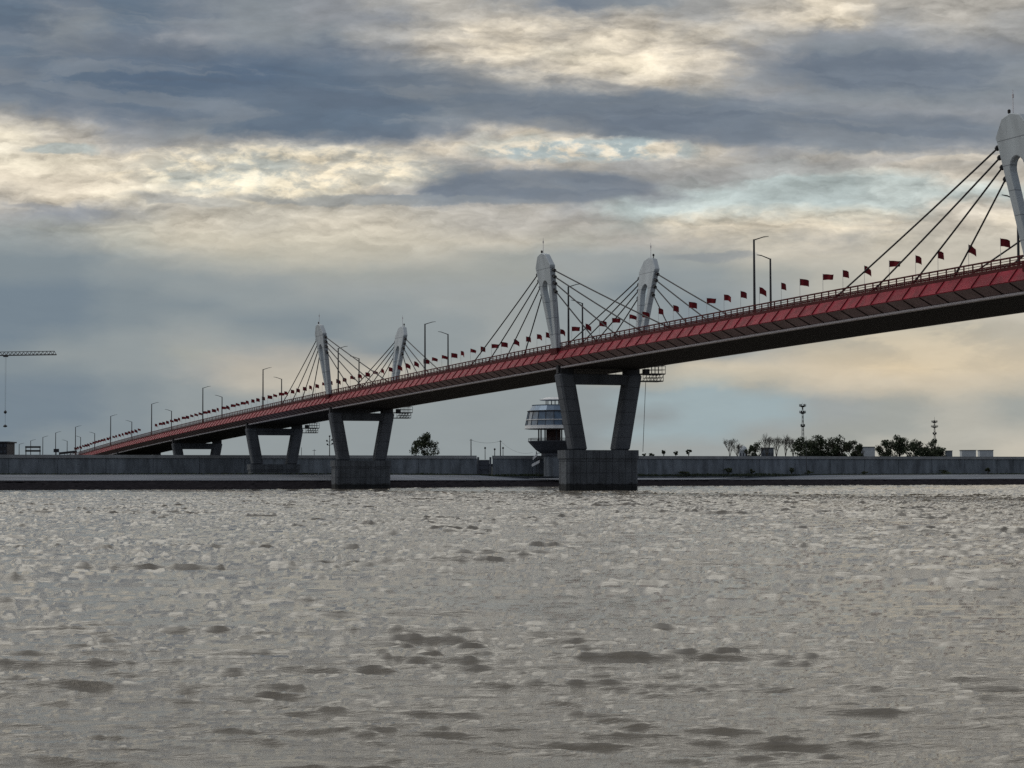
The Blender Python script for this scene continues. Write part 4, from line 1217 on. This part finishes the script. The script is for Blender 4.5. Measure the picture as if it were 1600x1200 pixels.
colr = mixc(mth('MULTIPLY', region(12.6, 3.55, 2.2, 0.35), 0.5), colr, mixc(tex, lin((182,178,166)), lin((226,214,190))))
strk = nois(comb(mth('MULTIPLY', Uw2, 0.22), mth('MULTIPLY_ADD', Vw2, 1.5, mth('MULTIPLY', Uw2, -0.12)), 14.0), 1.6, 7, 0.55, 0.6)
lum3 = N.new('ShaderNodeRGBToBW'); L.new(colr, lum3.inputs[0])
colr = mixc(mth('MULTIPLY', mth('MULTIPLY', mrange(strk.outputs['Fac'], 0.50, 0.66), mth('MULTIPLY', mrange(lum3.outputs[0], 0.32, 0.2), mrange(Vc, 4.0, 3.2, 0.15, 1.0))), 0.26), colr, lin((160,163,164)))
colr = mixc(mth('MULTIPLY', mth('MULTIPLY', mrange(strk.outputs['Fac'], 0.50, 0.36), mth('MULTIPLY', mrange(lum3.outputs[0], 0.32, 0.2), mrange(Vc, 4.0, 3.2, 0.15, 1.0))), 0.35), colr, lin((88,100,116)))
colr = mixc(mth('MULTIPLY', region(4.3, 3.62, 2.6, 0.55, 0.95), 0.40), colr, lin((212,204,182)))
colr = mixc(mth('MULTIPLY', region(14.4, 5.75, 2.6, 0.45, 0.95), 0.40), colr, lin((218,199,168)))
colr = mixc(mth('MULTIPLY', region(10.6, 5.85, 1.6, 0.22, 0.95), 0.35), colr, lin((210,196,168)))
colr = mixc(mth('MULTIPLY', region(4.6, 5.75, 1.6, 0.35, 0.95), 0.35), colr, lin((192,180,164)))
# billows: side towards the light brighter, far side darker
def billow(sc, off, seed, det_):
    v1 = comb(mth('MULTIPLY', Uw2, sc[0]), mth('MULTIPLY', Vw2, sc[1]), seed)
    v2 = comb(mth('MULTIPLY_ADD', Uw2, sc[0], -off*0.35*sc[0]), mth('MULTIPLY_ADD', Vw2, sc[1], -off*sc[1]), seed)
    return mth('SUBTRACT', nois(v1, 1.0, det_, 0.58).outputs['Fac'], nois(v2, 1.0, det_, 0.58).outputs['Fac'])
em = mth('ADD', mth('MULTIPLY', billow((0.75, 2.3), 0.16, 3.0, 6), 1.15), mth('MULTIPLY', billow((2.6, 6.5), 0.05, 9.0, 5), 0.45))
lum2 = N.new('ShaderNodeRGBToBW'); L.new(colr, lum2.inputs[0])
em = mth('MULTIPLY', mth('MULTIPLY', em, mrange(lum2.outputs[0], 0.14, 0.6, 0.35, 1.25)), mrange(Vc, 3.3, 4.3, 1.0, 0.12))
lsp = N.new('ShaderNodeSeparateColor'); L.new(colr, lsp.inputs[0])
em = mth('MULTIPLY', em, mrange(mth('DIVIDE', lsp.outputs[2], mth('MAXIMUM', lsp.outputs[0], 0.02)), 1.0, 1.25, 1.0, 0.25))
em = mth('MINIMUM', mth('MAXIMUM', em, -0.35), 0.55)
# fine brightness detail
det = mth('SUBTRACT', mth('ADD', mth('MULTIPLY', fine.outputs['Fac'], 0.5), mth('MULTIPLY', fin2.outputs['Fac'], 0.9)), 0.70)
lumn = N.new('ShaderNodeRGBToBW'); L.new(colr, lumn.inputs[0])
det = mth('MULTIPLY', det, mrange(lumn.outputs[0], 0.13, 0.45, 0.30, 1.0))
gain = mth('ADD', mth('MULTIPLY', mth('MULTIPLY', det, mrange(Vc, 3.0, 4.2, 1.15, 0.16)), 1.0), mth('ADD', em, 1.0))
gn = comb(gain, gain, gain)
mul = N.new('ShaderNodeVectorMath'); mul.operation = 'MULTIPLY'; L.new(colr, mul.inputs[0]); L.new(gn, mul.inputs[1])
colr = mul.outputs[0]
# the rest of the sky: broken overcast in true direction space, plus an added front glow
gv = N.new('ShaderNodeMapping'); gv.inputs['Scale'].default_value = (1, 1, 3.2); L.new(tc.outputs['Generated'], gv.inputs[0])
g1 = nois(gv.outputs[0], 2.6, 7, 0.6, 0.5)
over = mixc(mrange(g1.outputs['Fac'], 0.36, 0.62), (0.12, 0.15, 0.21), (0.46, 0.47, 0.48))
glow = mixc(mrange(g1.outputs['Fac'], 0.34, 0.60), (1.22, 1.20, 1.11), (1.42, 1.36, 1.22))  # bright band of unseen sky above the front, added to brighten the water
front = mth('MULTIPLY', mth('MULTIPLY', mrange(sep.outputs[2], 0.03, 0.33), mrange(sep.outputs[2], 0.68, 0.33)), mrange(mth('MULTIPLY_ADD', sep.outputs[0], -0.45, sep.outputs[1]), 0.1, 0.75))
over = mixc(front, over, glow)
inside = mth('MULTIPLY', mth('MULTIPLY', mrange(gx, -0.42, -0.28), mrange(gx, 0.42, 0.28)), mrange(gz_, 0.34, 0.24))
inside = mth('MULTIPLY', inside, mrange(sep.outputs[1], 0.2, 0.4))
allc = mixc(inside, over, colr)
sky = N.new('ShaderNodeTexSky'); sky.sky_type = 'NISHITA'; sky.sun_disc = False
SUN_EL, SUN_AZ = R(56), R(-84)
sky.sun_elevation = SUN_EL; sky.sun_rotation = SUN_AZ
bg1 = N.new('ShaderNodeBackground'); bg1.inputs[1].default_value = 0.08; L.new(sky.outputs[0], bg1.inputs[0])
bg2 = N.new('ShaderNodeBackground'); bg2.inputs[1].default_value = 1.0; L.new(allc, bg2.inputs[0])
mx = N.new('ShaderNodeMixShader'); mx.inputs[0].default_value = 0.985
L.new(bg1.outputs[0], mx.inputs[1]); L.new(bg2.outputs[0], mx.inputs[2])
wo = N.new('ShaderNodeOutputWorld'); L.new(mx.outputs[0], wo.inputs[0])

sd = bpy.data.lights.new('sun', 'SUN'); sd.energy = 0.95; sd.angle = R(40); sd.color = (1.0, 0.93, 0.82)
so = bpy.data.objects.new('sun', sd); COL.objects.link(so)
dirv = Vector((math.sin(SUN_AZ)*math.cos(SUN_EL), math.cos(SUN_AZ)*math.cos(SUN_EL), math.sin(SUN_EL)))
so.rotation_euler = dirv.to_track_quat('Z', 'Y').to_euler()
so.location = (0, 0, 200)

scene.view_settings.view_transform = 'Standard'; scene.view_settings.look = 'None'
scene.view_settings.exposure = 0; scene.view_settings.gamma = 1
scene.cycles.use_denoising = False
scene.cycles.max_bounces = 4
for o in scene.objects:
    if '_o' in o: del o['_o']
